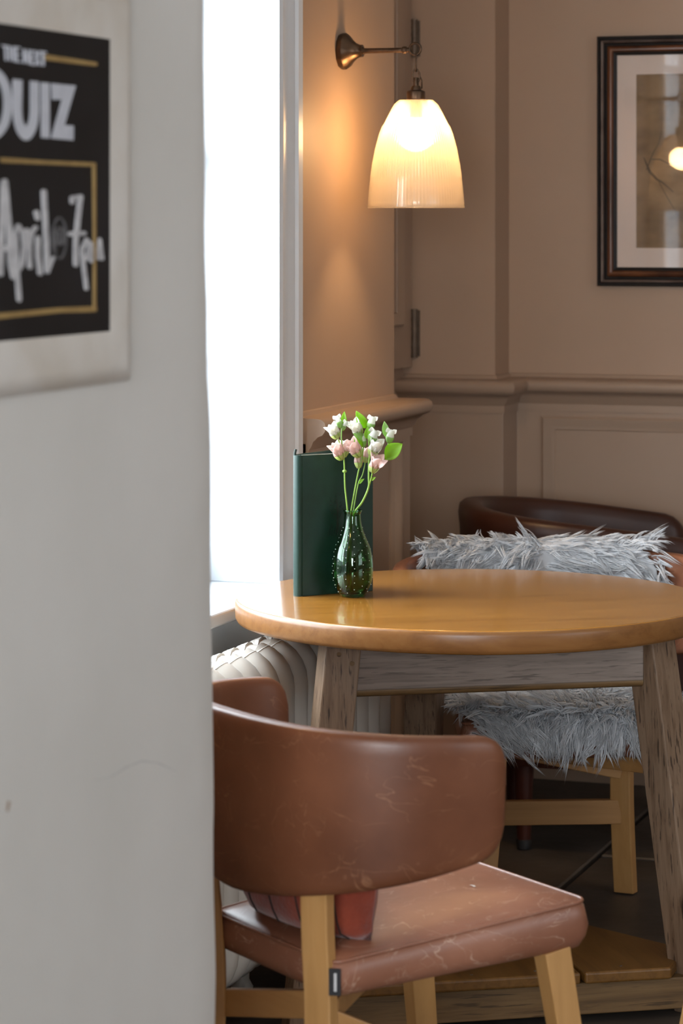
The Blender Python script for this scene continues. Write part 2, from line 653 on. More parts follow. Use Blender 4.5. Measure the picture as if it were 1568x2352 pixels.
def copy_tree(o, parent=None):
    c = o.copy()
    COL.objects.link(c)
    if parent:
        c.parent = parent
        c.matrix_parent_inverse = o.matrix_parent_inverse.copy()
    for ch in list(o.children):
        copy_tree(ch, c)
    return c


def sweep(prof, path):
    """extrude a (offset, z) profile along a plan path; offset is to the right of travel; mitred corners"""
    mb = MB()
    n = len(path)
    P = [Vector((p[0], p[1])) for p in path]
    rings = []
    for i in range(n):
        ns = []
        if i > 0:
            d = (P[i] - P[i - 1]).normalized()
            ns.append(Vector((d.y, -d.x)))
        if i < n - 1:
            d = (P[i + 1] - P[i]).normalized()
            ns.append(Vector((d.y, -d.x)))
        if len(ns) == 2:
            m_ = (ns[0] + ns[1]).normalized()
            m_ = m_ / m_.dot(ns[0])
        else:
            m_ = ns[0]
        rings.append([(P[i].x + m_.x * o, P[i].y + m_.y * o, z) for o, z in prof])
    return mb.rings(rings)


def rect_frame(org, ax, ay, nrm, w, h, prof):
    """mitred rectangular frame; prof = [(inset, depth)]"""
    mb = MB()
    org, ax, ay, nrm = Vector(org), Vector(ax), Vector(ay), Vector(nrm)
    rings = []
    for ci, (sx, sy) in enumerate(((0, 0), (1, 0), (1, 1), (0, 1), (0, 0))):
        rings.append([org + ax * (i if sx == 0 else w - i) + ay * (i if sy == 0 else h - i) + nrm * d for i, d in prof])
    return mb.rings(rings, False, False)


def smooth_path(pts, n=6):
    """Catmull-Rom through points"""
    P = [Vector(p) for p in pts]
    out = []
    for i in range(len(P) - 1):
        p0, p1, p2, p3 = P[max(i - 1, 0)], P[i], P[i + 1], P[min(i + 2, len(P) - 1)]
        for k in range(n):
            t = k / n
            out.append(0.5 * ((2 * p1) + (p2 - p0) * t + (2 * p0 - 5 * p1 + 4 * p2 - p3) * t * t + (3 * p1 - p0 - 3 * p2 + p3) * t ** 3))
    out.append(P[-1])
    return out


# ================================================================== THE ROOM
XW = -2.05            # window wall surface
YB = 7.31             # back wall surface
ZC = 2.75
WY0, WY1, WZ0, WZ1 = 4.33, 5.53, 0.72, 2.45      # window opening
RY0, RY1 = 6.327, 7.177                          # recess

fl = MB().box((-2.6, -2.4, -0.12), (3.3, 7.7, -0.022)).build('floor', 'grout')
tag(fl, 'dark stone flag floor under the table and chairs', 'floor', kind='structure')
xs = [-2.30, -1.6, -0.95, -0.3, 0.35]
k = 0
for i in range(len(xs) - 1):
    y = 3.0 + (0.23 if i % 2 == 0 else 0.0)
    if i == 0:
        ys = [2.9, 3.7, 4.4, 5.05, 5.9, 6.85, 7.3]
    elif i == 1:
        ys = [2.6, 3.2, 4.1, 4.75, 5.6, 6.46, 7.3]
    else:
        ys = [2.8 + 0.1 * i, 3.6, 4.3, 5.2, 5.9, 6.7, 7.3]
    for j in range(len(ys) - 1):
        g = 0.006
        dz = 0.0015 * math.sin(i * 5 + j * 3)
        MB().box((xs[i] + g, ys[j] + g, -0.03), (xs[i + 1] - g, ys[j + 1] - g, -0.0016 + dz)).build('flagstone', 'flagstone', fl, bevel=0.004, seg=1)

ce = MB().box((-2.6, -2.4, ZC), (3.3, 7.7, ZC + 0.1)).build('ceiling', 'ceiling_white')
tag(ce, 'plain off white ceiling above the room', 'ceiling', kind='structure')

wl = MB()
XO = -2.42
wl.box((XO, -2.4, 0), (XW, WY0, ZC))
wl.box((XO, WY0, 0), (XW, WY1, WZ0 - 0.03))
wl.box((XO, WY0, WZ1), (XW, WY1, ZC))
wl.box((XO, WY1, 0), (XW, RY0, ZC))
wl.box((XO, RY0, 0), (-2.30, RY1, ZC))
wl.box((XO, RY1, 0), (XW, 7.6, ZC))
wl = wl.build('wall_left', 'wall_taupe')
tag(wl, 'taupe painted window wall carrying the lit lamp', 'wall', kind='structure')
wb = MB().box((XW, YB, 0), (3.3, YB + 0.2, ZC)).build('wall_back', 'wall_taupe')
tag(wb, 'taupe back wall behind the framed print', 'wall', kind='structure')
# right and front walls (outside the frame) with added window openings
wr = MB()
wr.box((3.1, -2.2, 0), (3.3, 1.6, ZC)).box((3.1, 3.8, 0), (3.3, YB, ZC)).box((3.1, 1.6, 0), (3.3, 3.8, 0.8)).box((3.1, 1.6, 2.4), (3.3, 3.8, ZC))
tag(wr.build('wall_right', 'wall_taupe'), 'taupe wall on the right with an added window', 'wall', kind='structure')
wf = MB()
wf.box((XW, -2.4, 0), (-1.35, -2.2, ZC)).box((1.15, -2.4, 0), (3.3, -2.2, ZC)).box((-1.35, -2.4, 0), (1.15, -2.2, 0.8)).box((-1.35, -2.4, 2.4), (1.15, -2.2, ZC))
tag(wf.build('wall_front', 'wall_taupe'), 'taupe wall behind the viewer with an added window', 'wall', kind='structure')

# ---- near pier carrying the quiz board: hand-plastered corner, out of plumb
XP = -1.36
edge_px = [(-300, 472), (0, 473), (120, 472.5), (250, 474.5), (400, 476), (560, 476), (700, 480.5), (850, 481), (940, 486.5), (1000, 488.5), (1200, 490), (1400, 490.5), (1470, 492.5), (1620, 494.5), (1880, 497), (1900, 496), (2050, 497.5), (2150, 500), (2250, 501.5), (2352, 499.5), (2700, 503)]
us = np.array([e[1] for e in edge_px], float)
vs_ = np.array([e[0] for e in edge_px], float)
wp = MB()
rings = []
zs = np.linspace(0, ZC, 90)
for z in zs:
    y = 3.7
    v = HOR + (CAM_Z - z) * F_PX / y
    u = float(np.interp(v, vs_, us)) + 0.8 * math.sin(z * 23) * math.sin(z * 7.3)
    yc = on_x(u, v, XP).y
    r = 0.012
    ring = [(XP, 1.0, z)] + [(XP, yy, z) for yy in (2.0, 2.6, 2.9, 3.1, 3.2, 3.3, 3.38)]
    ring += [(XP - r + r * math.cos(a), yc - r + r * math.sin(a), z) for a in np.linspace(0, math.pi / 2, 6)]
    ring += [(XW - 0.02, yc, z), (XW - 0.02, 1.0, z)]
    rings.append(ring)
wp.rings(rings)
wp = wp.build('wall_near', 'plaster_white', smooth=50)
tag(wp, 'off white plastered pier in the left foreground with the chalkboard', 'wall', kind='structure')

LIFT = [0.0]


def ribbon(mb, pts, wid, to3, nrm, lift=0.0, thick=0.0006, disc=True):
    """flat brush stroke laid on a surface: pts in 2-D units mapped through to3; split at sharp turns"""
    P = [Vector((p[0], p[1])) for p in pts]
    ws = list(wid) if isinstance(wid, (list, tuple)) else [wid] * len(P)
    nrm = Vector(nrm)
    runs, cur = [], [0]
    for i in range(1, len(P)):
        cur.append(i)
        if i < len(P) - 1:
            d0, d1 = P[i] - P[i - 1], P[i + 1] - P[i]
            if d0.length > 1e-9 and d1.length > 1e-9 and d0.angle(d1) > 1.15:
                runs.append(cur)
                cur = [i]
    runs.append(cur)
    for run in runs:
        Q = [P[i] for i in run]
        W = [ws[i] for i in run]
        left, right = [], []
        for i in range(len(Q)):
            d = (Q[min(i + 1, len(Q) - 1)] - Q[max(i - 1, 0)]).normalized()
            n_ = Vector((-d.y, d.x))
            left.append(Q[i] + n_ * W[i] / 2)
            right.append(Q[i] - n_ * W[i] / 2)
        poly = list(left)
        if disc:
            d = (Q[-1] - Q[-2]).normalized()
            a0 = math.atan2(d.y, d.x)
            poly += [Q[-1] + Vector((math.cos(a0 + t), math.sin(a0 + t))) * W[-1] / 2 for t in (1.1, 0.55, 0, -0.55, -1.1)]
        poly += list(reversed(right))
        if disc:
            d = (Q[0] - Q[1]).normalized()
            a0 = math.atan2(d.y, d.x)
            poly += [Q[0] + Vector((math.cos(a0 + t), math.sin(a0 + t))) * W[0] / 2 for t in (1.1, 0.55, 0, -0.55, -1.1)]
        LIFT[0] = (LIFT[0] + 0.00007) % 0.0009
        a = [to3(p) + nrm * lift for p in poly]
        b = [p + nrm * (thick + LIFT[0]) for p in a]
        mb.rings([a, b])
    return mb


paint('scuff_grey', (0.54, 0.53, 0.505), (0.60, 0.585, 0.56), 0.6, 40)
paint('scuff_brown', (0.34, 0.25, 0.18), (0.42, 0.32, 0.24), 0.6, 40)


def zw(p):
    return on_x(p[0], p[1], XP)


for pts, ws, mt in (([(215, 1792), (255, 1785), (290, 1762), (325, 1748), (362, 1752), (405, 1772)], [1, 3, 4, 4, 3, 1], 'scuff_grey'), ([(17, 1862), (20, 1843)], [5, 7], 'scuff_brown')):
    ribbon(MB(), pts, ws, zw, (1, 0, 0), thick=0.0001).build('scuff_mark', mt, wp)

# ---- window in the left wall
wd = empty('window_1', (XW - 0.2, (WY0 + WY1) / 2, WZ0))
tag(wd, 'tall white window recess with a bright sill beside the table', 'window', kind='structure')


def wbuild(mb, name, mat, **kw):
    mb.xf(Matrix.Translation(-wd.location))
    return mb.build(name, mat, wd, **kw)


XG = -2.235
# jamb linings, head and sill board
wbuild(MB().box((XG - 0.05, WY1 - 0.012, WZ0), (XW, WY1 + 0.004, WZ1)), 'jamb_lining', 'gloss_white', bevel=0.002)
wbuild(MB().box((XG - 0.05, WY0 - 0.004, WZ0), (XW, WY0 + 0.012, WZ1)), 'jamb_lining', 'gloss_white', bevel=0.002)
wbuild(MB().box((XG - 0.05, WY0, WZ1 - 0.012), (XW + 0.012, WY1, WZ1)), 'head_lining', 'gloss_white')
wbuild(MB().box((XG - 0.05, WY0 - 0.10, WZ0 - 0.028), (XW + 0.055, WY1 + 0.115, WZ0)), 'window_sill', 'gloss_white', bevel=0.006, seg=3)
wbuild(MB().box((XW, WY0 - 0.06, 0.30), (XW + 0.014, WY1 + 0.06, WZ0 - 0.028)), 'added_sill_board', 'gloss_white', bevel=0.003)  # pale board added to lighten the dark strip under the sill
# architraves with moulded face
for y0, y1, sgn in ((WY1 - 0.0135, WY1 + 0.10, 1), (WY0 + 0.0135, WY0 - 0.10, -1)):
    prof = [(0, 0), (0, 0.016), (0.012, 0.020), (0.020, 0.016), (0.034, 0.013), (0.046, 0.012), (0.060, 0.015), (0.070, 0.021), (0.078, 0.022), (0.084, 0.028), (0.104, 0.030), (0.110, 0.026), (0.112, 0.0)]
    r0 = [(XW + d, y0 + sgn * t, WZ0) for t, d in prof]
    r1 = [(XW + d, y0 + sgn * t, WZ1 + 0.1) for t, d in prof]
    wbuild(MB().rings([r0, r1]), 'architrave', 'gloss_white', smooth=35)
prof = [(0, 0), (0, 0.016), (0.012, 0.02), (0.03, 0.013), (0.05, 0.012), (0.07, 0.021), (0.084, 0.028), (0.104, 0.03), (0.112, 0)]
r0 = [(XW + d, WY0 - 0.1, WZ1 - 0.012 + t) for t, d in prof]
r1 = [(XW + d, WY1 + 0.1, WZ1 - 0.012 + t) for t, d in prof]
wbuild(MB().rings([r0, r1]), 'architrave', 'gloss_white', smooth=35)
# sash: stiles, rails, glazing bars, panes
for y0, y1 in ((WY0 + 0.012, WY0 + 0.07), (WY1 - 0.07, WY1 - 0.012)):
    wbuild(MB().box((XG - 0.03, y0, WZ0), (XG + 0.012, y1, WZ1 - 0.012)), 'sash_stile', 'gloss_white', bevel=0.004)
for z0, z1 in ((WZ0, WZ0 + 0.08), (1.57, 1.615), (WZ1 - 0.07, WZ1 - 0.012)):
    wbuild(MB().box((XG - 0.03, WY0 + 0.07, z0), (XG + 0.012, WY1 - 0.07, z1)), 'sash_rail', 'gloss_white', bevel=0.004)
yy = np.linspace(WY0 + 0.07, WY1 - 0.07, 4)
for y in yy[1:-1]:
    wbuild(MB().box((XG - 0.025, y - 0.011, WZ0 + 0.08), (XG + 0.008, y + 0.011, WZ1 - 0.07)), 'glazing_bar', 'gloss_white')
zz = [WZ0 + 0.08, 1.17, 1.57, 1.615, 2.0, WZ1 - 0.07]
for z in (1.17, 2.0):
    wbuild(MB().box((XG - 0.025, WY0 + 0.07, z - 0.011), (XG + 0.008, WY1 - 0.07, z + 0.011)), 'glazing_bar', 'gloss_white')
for a, b_ in ((0, 1), (1, 2), (3, 4), (4, 5)):
    for j in range(3):
        wbuild(MB().box((XG - 0.012, yy[j], zz[a]), (XG - 0.008, yy[j + 1], zz[b_])), 'pane', 'window_pane')
# two unseen windows, added to light the pier and chairs
for nm, lab, (p0, p1), axis in (('added_window_2', 'unseen side window added in the right hand wall for light', ((3.18, 1.6, 0.8), (3.22, 3.8, 2.4)), 1), ('added_window_3', 'unseen window added behind the viewer for light', ((-1.35, -2.32, 0.8), (1.15, -2.28, 2.4)), 0)):
    e_ = empty(nm, ((p0[0] + p1[0]) / 2, (p0[1] + p1[1]) / 2, p0[2]))
    tag(e_, lab, 'window', kind='structure')
    T = Matrix.Translation(-Vector(e_.location))
    lo, hi = p0[axis], p1[axis]
    for q in np.linspace(lo, hi, 5):
        a, b_ = list(p0), list(p1)
        a[axis], b_[axis] = max(lo, q - 0.03), min(hi, q + 0.03)
        MB().box(a, b_).xf(T).build('sash_stile', 'gloss_white', e_)
    for z in (0.8, 1.58, 2.34):
        a, b_ = list(p0), list(p1)
        a[2], b_[2] = z, z + 0.06
        MB().box(a, b_).xf(T).build('sash_rail', 'gloss_white', e_)
    for z0_, z1_ in ((0.86, 1.58), (1.64, 2.34)):
        a, b_ = list(p0), list(p1)
        a[1 - axis] = (p0[1 - axis] + p1[1 - axis]) / 2 - 0.002
        b_[1 - axis] = a[1 - axis] + 0.004
        a[2], b_[2] = z0_, z1_
        MB().box(a, b_).xf(T).build('pane', 'window_pane', e_)

# ---- wainscot and dado rail
ZR = 1.05
WT = 0.03
wains = [(0, 0), (WT, 0), (WT, ZR - 0.05), (0, ZR - 0.05)]
rail = [(0, ZR - 0.085), (WT + 0.004, ZR - 0.085), (WT + 0.004, ZR - 0.066), (WT + 0.010, ZR - 0.058), (WT + 0.014, ZR - 0.048), (WT + 0.024, ZR - 0.038), (WT + 0.034, ZR - 0.034), (WT + 0.040, ZR - 0.026), (WT + 0.042, ZR - 0.017), (WT + 0.040, ZR - 0.008), (WT + 0.034, ZR - 0.002), (WT + 0.024, ZR), (0.008, ZR + 0.002), (0.004, ZR + 0.010), (0, ZR + 0.012)]
YA = WY1 + 0.113
p1_ = [(XW, YA), (XW, RY0), (-2.30, RY0)]
p2_ = [(-2.30, RY1), (XW, RY1), (XW, YB), (3.1, YB)]
t1 = sweep(rail, p1_).build('trim_1', 'trim_taupe_dimmed', smooth=35)
tag(t1, 'rounded dado rail below the wall lamp ending at the recess', 'dado rail', kind='structure')
t2 = sweep(rail, p2_).build('trim_2', 'trim_taupe_dimmed', smooth=35)
tag(t2, 'dado rail running along the back wall below the picture', 'dado rail', kind='structure')
t3 = sweep(wains, p1_).build('trim_3', 'trim_taupe_dimmed', bevel=0.002)
tag(t3, 'taupe wainscot panel below the lamp behind the menu', 'wainscot', kind='structure')
t4 = sweep(wains, p2_).build('trim_4', 'trim_taupe_dimmed', bevel=0.002)
tag(t4, 'taupe wainscot along the back wall behind the tub chair', 'wainscot', kind='structure')
# reeded upright on the wainscot end, panel mouldings
ys = on_x(893, 1100, XW + WT).y
prof = [(0, 0), (0, 0.006), (0.012, 0.010), (0.022, 0.004), (0.034, 0.003), (0.046, 0.012), (0.060, 0.014), (0.074, 0.009), (0.090, 0.008), (0.100, 0.0)]
r0 = [(XW + WT + d, ys + t, 0.16) for t, d in prof]
r1 = [(XW + WT + d, ys + t, 0.955) for t, d in prof]
MB().rings([r0, r1]).build('panel_moulding', 'trim_taupe_dimmed', t3, smooth=35)
mprof = [(0, 0), (0, 0.008), (0.006, 0.013), (0.014, 0.010), (0.022, 0.004), (0.034, 0.003), (0.036, 0)]
a = on_y(1245, 955, YB - WT)
rect_frame((a.x, YB - WT, 0.16), (1, 0, 0), (0, 0, 1), (0, -1, 0), 0.95, a.z - 0.16, mprof).build('panel_moulding', 'trim_taupe_dimmed', t4, smooth=35)
rect_frame((a.x + 1.1, YB - WT, 0.16), (1, 0, 0), (0, 0, 1), (0, -1, 0), 0.95, a.z - 0.16, mprof).build('panel_moulding', 'trim_taupe_dimmed', t4, smooth=35)
# ---- cupboard door in the recess with its hinges
dr = MB().box((-2.30, RY0 + 0.01, ZR + 0.03), (-2.272, RY1 - 0.012, 2.55)).build('door_1', 'trim_taupe_dimmed', bevel=0.002)
tag(dr, 'narrow taupe cupboard door in the dim recess beyond the lamp', 'door', kind='structure')
rect_frame((-2.272, RY0 + 0.10, ZR + 0.14), (0, 1, 0), (0, 0, 1), (1, 0, 0), 0.64, 1.25, mprof).build('panel_moulding', 'trim_taupe_dimmed', dr, smooth=35)
for v0, v1 in ((48, 130), (712, 818)):
    za, zb = on_y(946, v1, RY1).z, on_y(946, v0, RY1).z
    h = MB().tube([(-2.266, RY1 - 0.013, za), (-2.266, RY1 - 0.013, zb)], 0.0075, 10)
    for q in np.linspace(za, zb, 6):
        h.tube([(-2.266, RY1 - 0.013, q - 0.003), (-2.266, RY1 - 0.013, q + 0.003)], 0.009, 10)
    h.box((-2.262, RY1 - 0.002, za), (-2.254, RY1 + 0.001, zb))
    h.build('hinge', 'hinge_metal', dr, smooth=40)

# ================================================================== QUIZ BOARD
NX = Vector((1, 0, 0))
bt, bb_ = on_x(245, 79, XP).z, on_x(245, 776, XP).z
by1 = on_x(245, 400, XP).y
by0 = by1 - 0.50
qb = empty('quiz_board', (XP, (by0 + by1) / 2, bb_))
tag(qb, 'black chalkboard announcing a quiz in a white painted frame', 'chalkboard')
TQ = Matrix.Translation(-Vector(qb.location))
MB().box((XP, by0, bb_), (XP + 0.006, by1, bt)).xf(TQ).build('board', 'slate_board', qb)
fw = 0.062
fp = [(0, 0.0), (0.001, 0.004), (0.006, 0.0075), (0.016, 0.0095), (0.022, 0.0095), (fw - 0.004, 0.0068), (fw, 0.0062), (fw, 0.0)]
rect_frame((XP, by0 - fw, bb_ - fw + 0.008), (0, 1, 0), (0, 0, 1), (1, 0, 0), 0.50 + 2 * fw - 0.004, bt - bb_ + 2 * fw - 0.014, fp).xf(TQ).build('board_frame', 'frame_white', qb, smooth=30)


def za(p):   # picture units of the upper lettering
    return on_x(p[0] / 5.2267, 60 + p[1] / 5.2267, XP + 0.006)


def zb(p):   # picture units of the lower lettering
    return on_x(p[0] / 5.2267, 380 + p[1] / 5.2267, XP + 0.006)


def word(strokes, wid, to3, mat, label, extra=None):
    mb = MB()
    for s_ in strokes:
        ribbon(mb, s_, wid, to3, NX, thick=0.0007)
    if extra:
        for s_, w_ in extra:
            ribbon(mb, s_, w_, to3, NX, thick=0.0007)
    mb.xf(TQ)
    return mb.build('lettering', mat, qb, label=label)


word([[(25, 235), (100, 247)], [(62, 242), (70, 405)], [(112, 250), (120, 408)], [(152, 256), (166, 420)], [(116, 332), (160, 340)],
      [(182, 252), (192, 424)], [(182, 256), (226, 262)], [(186, 336), (220, 342)], [(192, 422), (234, 430)]], 21, za, 'chalk_white', 'small white word THE')
word([[(285, 438), (285, 286), (342, 450), (338, 292)], [(366, 297), (373, 458)], [(366, 300), (404, 305)], [(370, 376), (402, 381)], [(373, 456), (408, 462)],
      [(417, 302), (470, 466)], [(464, 308), (424, 462)], [(478, 308), (540, 316)], [(508, 312), (514, 470)]], 21, za, 'chalk_white', 'small white word NEXT')
# QUIZ as solid letters
mb = MB()


def poly2(mb, pts, to3):
    a = [to3(Vector(p)) for p in pts]
    b = [p + NX * 0.0007 for p in a]
    return mb.rings([a, b])


cq = (-112, 930)
arc = np.linspace(-math.pi * 0.96, math.pi * 0.96, 44)
poly2(mb, [(cq[0] + 255 * math.cos(t), cq[1] + 440 * math.sin(t)) for t in arc] + [(cq[0] + 155 * math.cos(t), cq[1] + 330 * math.sin(t)) for t in reversed(arc)], za)
arc = np.linspace(math.pi, 0, 18)
poly2(mb, [(150, 638)] + [(308 + 154 * math.cos(t), 1000 + 372 * math.sin(t)) for t in arc] + [(460, 668), (360, 658)] + [(308 + 52 * math.cos(t), 1000 + 196 * math.sin(t)) for t in reversed(arc)] + [(262, 648)], za)
poly2(mb, [(488, 676), (588, 684), (590, 1346), (494, 1338)], za)
poly2(mb, [(614, 688), (905, 716), (768, 1188), (880, 1196), (876, 1372), (610, 1346), (742, 882), (622, 882)], za)
mb.xf(TQ)
mb.build('lettering', 'chalk_white', qb, label='large white word QUIZ')
# gold lines
for pts, ws, f_ in (([(552, 376), (1135, 456)], [66, 50], za), ([(22, 1608), (560, 1638), (1120, 1662)], [58, 46, 50], za), ([(1122, 0), (1128, 800), (1128, 1730)], [38, 30, 34], zb), ([(-400, 1850), (0, 1808), (700, 1738), (1128, 1724)], [60, 66, 62, 72], zb)):
    ribbon(MB(), pts, ws, f_, NX, thick=0.0005).xf(TQ).build('gold_line', 'gold_paint', qb)
word([[(45, 195), (22, 700), (5, 1000), (2, 1300)], [(52, 195), (105, 760), (128, 1180), (158, 1335)], [(-10, 985), (110, 1000)]], [70, 80, 72, 64] if False else 68, zb, 'chalk_script', 'white handwritten word April',
     extra=[([(180, 830), (195, 1200), (225, 1612)], 54), ([(140, 900), (215, 725), (265, 800), (288, 960), (258, 1200), (205, 1265)], 50), ([(318, 780), (345, 1000), (352, 1220)], 52), ([(335, 1000), (375, 810), (420, 745)], 52), ([(445, 870), (452, 1100), (475, 1295)], 54), ([(430, 565), (445, 635)], 56), ([(520, 315), (548, 900), (560, 1270)], 58), ([(560, 1270), (628, 1110)], 44)])
ring1 = [(710 + 84 * math.cos(t), 872 + 245 * math.sin(t)) for t in np.linspace(0, 2 * math.pi, 26)]
ring2 = [(710 + 46 * math.cos(t), 850 + 105 * math.sin(t)) for t in np.linspace(0, 2 * math.pi, 18)]
word([ring1, ring2, [(752, 760), (760, 930), (790, 960)], [(700, 800), (715, 930)], [(640, 760), (660, 1060)]], 22, zb, 'chalk_faint', 'smudged grey at sign')
word([[(862, 440), (862, 392), (962, 376)], [(962, 376), (930, 640), (905, 900), (902, 1190)], [(835, 822), (1000, 815)]], 56, zb, 'chalk_script', 'white handwritten figure 7')
word([[(978, 1040), (990, 1150), (1030, 1478)], [(978, 1000), (1032, 890), (1066, 940), (1050, 1075), (1012, 1130)], [(1082, 935), (1088, 1150), (1120, 940), (1140, 1060), (1172, 1105), (1192, 890), (1220, 1120), (1165, 1112)]], 44, zb, 'chalk_script', 'white handwritten letters pm')


# ================================================================== WALL LAMPS
def make_lamp():
    """local: origin on the wall surface at arm height, +X into the room"""
    r = empty('wall_lamp', (0, 0, 0))
    # rose: octagonal-ish stepped cone
    prof = [(0.0385, 0.0), (0.040, 0.004), (0.040, 0.012), (0.036, 0.018), (0.026, 0.026), (0.017, 0.036), (0.0135, 0.044), (0.0135, 0.050)]
    R90 = Matrix.Rotation(math.radians(90), 4, 'Y')
    MB().lathe(prof, 12).xf(R90).build('wall_rose', 'bronze', r, smooth=30)
    arm = [(0.0085, 0.048), (0.0085, 0.052), (0.0062, 0.054), (0.0058, 0.060), (0.0055, 0.14), (0.0078, 0.142), (0.0082, 0.146), (0.0078, 0.15), (0.0052, 0.152), (0.0052, 0.158)]
    MB().lathe(arm, 14).xf(R90).build('arm', 'bronze', r, smooth=30)
    XS = 0.172
    MB().torus_path([(XS - 0.002 + 0.013 * math.cos(t), 0.0, 0.002 + 0.013 * math.sin(t)) for t in np.linspace(0, 2 * math.pi, 17)[:-1]], 0.0027, 6).build('end_ring', 'bronze', r, smooth='all')

    def link(z0, z1, w, ang, nm='chain_link'):
        h = (z1 - z0) / 2
        pts = []
        for t in np.linspace(0, 2 * math.pi, 17)[:-1]:
            a, b_ = w * math.cos(t), h * math.sin(t)
            pts.append((XS + a * math.cos(ang), a * math.sin(ang), (z0 + z1) / 2 + b_))
        return MB().torus_path(pts, 0.0019, 6).build(nm, 'bronze', r, smooth='all')
    link(-0.047, -0.006, 0.006, 1.9)
    link(-0.072, -0.042, 0.008, 0.3)
    MB().tube([(XS + 0.004, 0.006, -0.050), (XS + 0.010, 0.010, -0.066), (XS + 0.010, 0.010, -0.084)], 0.0016, 6).build('flex', 'bronze', r, smooth='all')
    cap = [(0.0045, -0.112 + 0.052), (0.0055, -0.112 + 0.050), (0.0060, -0.080), (0.0085, -0.078), (0.0115, -0.083), (0.0118, -0.087), (0.0195, -0.090), (0.0205, -0.093), (0.0205, -0.107), (0.0235, -0.110), (0.0235, -0.113)]
    MB().lathe(cap, 24, c=(XS, 0, 0)).build('lamp_cap', 'bronze', r, smooth=30)
    zt = -0.109
    # bell shade: outer then inner profile; fine vertical ribs over the middle band
    H = 0.229
    keys = [(0.036, 0.0), (0.047, 0.010), (0.058, 0.030), (0.068, 0.050), (0.0735, 0.058), (0.080, 0.075), (0.088, 0.105), (0.095, 0.140), (0.100, 0.175), (0.103, 0.205), (0.1045, 0.222), (0.1045, 0.229)]
    outer = []
    for z in np.linspace(0, H, 44):
        rr = np.interp(z, [k_[1] for k_ in keys], [k_[0] for k_ in keys])
        outer.append((float(rr), zt - float(z)))

    def mod(a, i, rr, z):
        d = zt - z
        amp = 0.0007 if d < 0.17 else 0.0001
        return amp * math.cos(a * 90)
    mb = MB().lathe(outer + [(0.1055, zt - H - 0.002), (0.1052, zt - H - 0.005), (0.1025, zt - H - 0.005)] + [(rr - 0.0028, z) for rr, z in reversed(outer)], 540, False, False, c=(XS, 0, 0), mod=mod)
    sh = mb.build('lamp_shade', 'shade_glass', r, smooth='all')
    sh['label'] = 'ribbed glass bell shade glowing warm'
    bz = zt - 0.074
    MB().sphere((XS, 0, bz), 0.034, 24, 16, (1.1, 1.1, 1.0)).build('bulb', 'bulb_glow', r, smooth='all')
    MB().lathe([(0.013, bz + 0.03), (0.013, zt + 0.0)], 16, c=(XS, 0, 0)).build('bulb_socket', 'bronze', r, smooth=30)
    return r


lamp = make_lamp()
lp = on_x(783, 118, XW)
lamp.location = lp
tag(lamp, 'lit bronze wall lamp with ribbed bell shade on the taupe wall', 'wall lamp', 'bronze wall lamps beside the window')
lamp2 = copy_tree(lamp)
lamp2.location = (XW, 4.02, lp.z)
lamp2['label'] = 'second bronze wall lamp hidden by the pier, seen reflected in the picture glass'

# ================================================================== FRAMED PRINT
Yp = YB
pa = on_y(1370, 657, Yp - 0.03)
pb = on_y(1370, 84, Yp - 0.03)
PW, PH = 0.56, pb.z - pa.z
fr = empty('framed_print', (pa.x + PW / 2, Yp, pa.z))
tag(fr, 'framed sepia print behind glass hanging above the dado rail', 'picture')
TF = Matrix.Translation(-Vector(fr.location))
o3 = Vector((pa.x, Yp - 0.001, pa.z))


def fpart(prof, name, mat, **kw):
    return rect_frame(o3, (1, 0, 0), (0, 0, 1), (0, -1, 0), PW, PH, prof).xf(TF).build(name, mat, fr, **kw)


fpart([(0, 0), (0, 0.027), (0.002, 0.030), (0.0075, 0.030), (0.0085, 0.026), (0.0085, 0.0)], 'outer_edge', 'frame_black', smooth=30)
fpart([(0.0085, 0), (0.0085, 0.026), (0.012, 0.029), (0.016, 0.026), (0.017, 0.021), (0.017, 0)], 'silver_band', 'frame_silver', smooth=50)
fpart([(0.017, 0), (0.017, 0.018), (0.019, 0.014), (0.024, 0.014), (0.026, 0.018), (0.026, 0)], 'black_groove', 'frame_black', smooth=30)
fpart([(0.026, 0), (0.026, 0.018), (0.031, 0.021), (0.037, 0.019), (0.040, 0.014), (0.040, 0)], 'walnut_slip', 'frame_walnut', smooth=50)
fpart([(0.040, 0), (0.040, 0.0125), (0.049, 0.0105), (0.049, 0)], 'inner_edge', 'frame_black')
iw = 0.049
fpart([(iw - 0.002, 0.001), (iw - 0.002, 0.006), (0.0985, 0.006), (0.0995, 0.004), (0.0995, 0.001)], 'mount_board', 'mat_board')
MB().box((o3.x + 0.095, o3.y - 0.004, o3.z + 0.097), (o3.x + PW - 0.095, o3.y - 0.002, o3.z + PH - 0.097)).xf(TF).build('print', 'print_sepia', fr)
# inked branch drawn on the print


def zp(p):
    return on_y(p[0], p[1], Yp - 0.0052)


mb = MB()
for s_, w_ in (([(1478, 362), (1492, 395), (1508, 412), (1522, 420), (1545, 440)], [1.5, 6, 5, 4, 2]), ([(1497, 366), (1515, 366), (1535, 376), (1560, 372)], [2, 3, 2, 2]), ([(1484, 390), (1500, 350), (1512, 330), (1519, 300)], [2, 1.6, 1.4, 1]), ([(1510, 412), (1530, 450), (1560, 500)], [2, 1.5, 1])):
    ribbon(mb, s_, w_, zp, (0, -1, 0), thick=0.0003)
mb.xf(TF).build('drawn_branch', 'print_ink', fr)
MB().box((o3.x + 0.047, o3.y - 0.0095, o3.z + 0.047), (o3.x + PW - 0.047, o3.y - 0.0085, o3.z + PH - 0.047)).xf(TF).build('glass', 'picture_glass', fr)

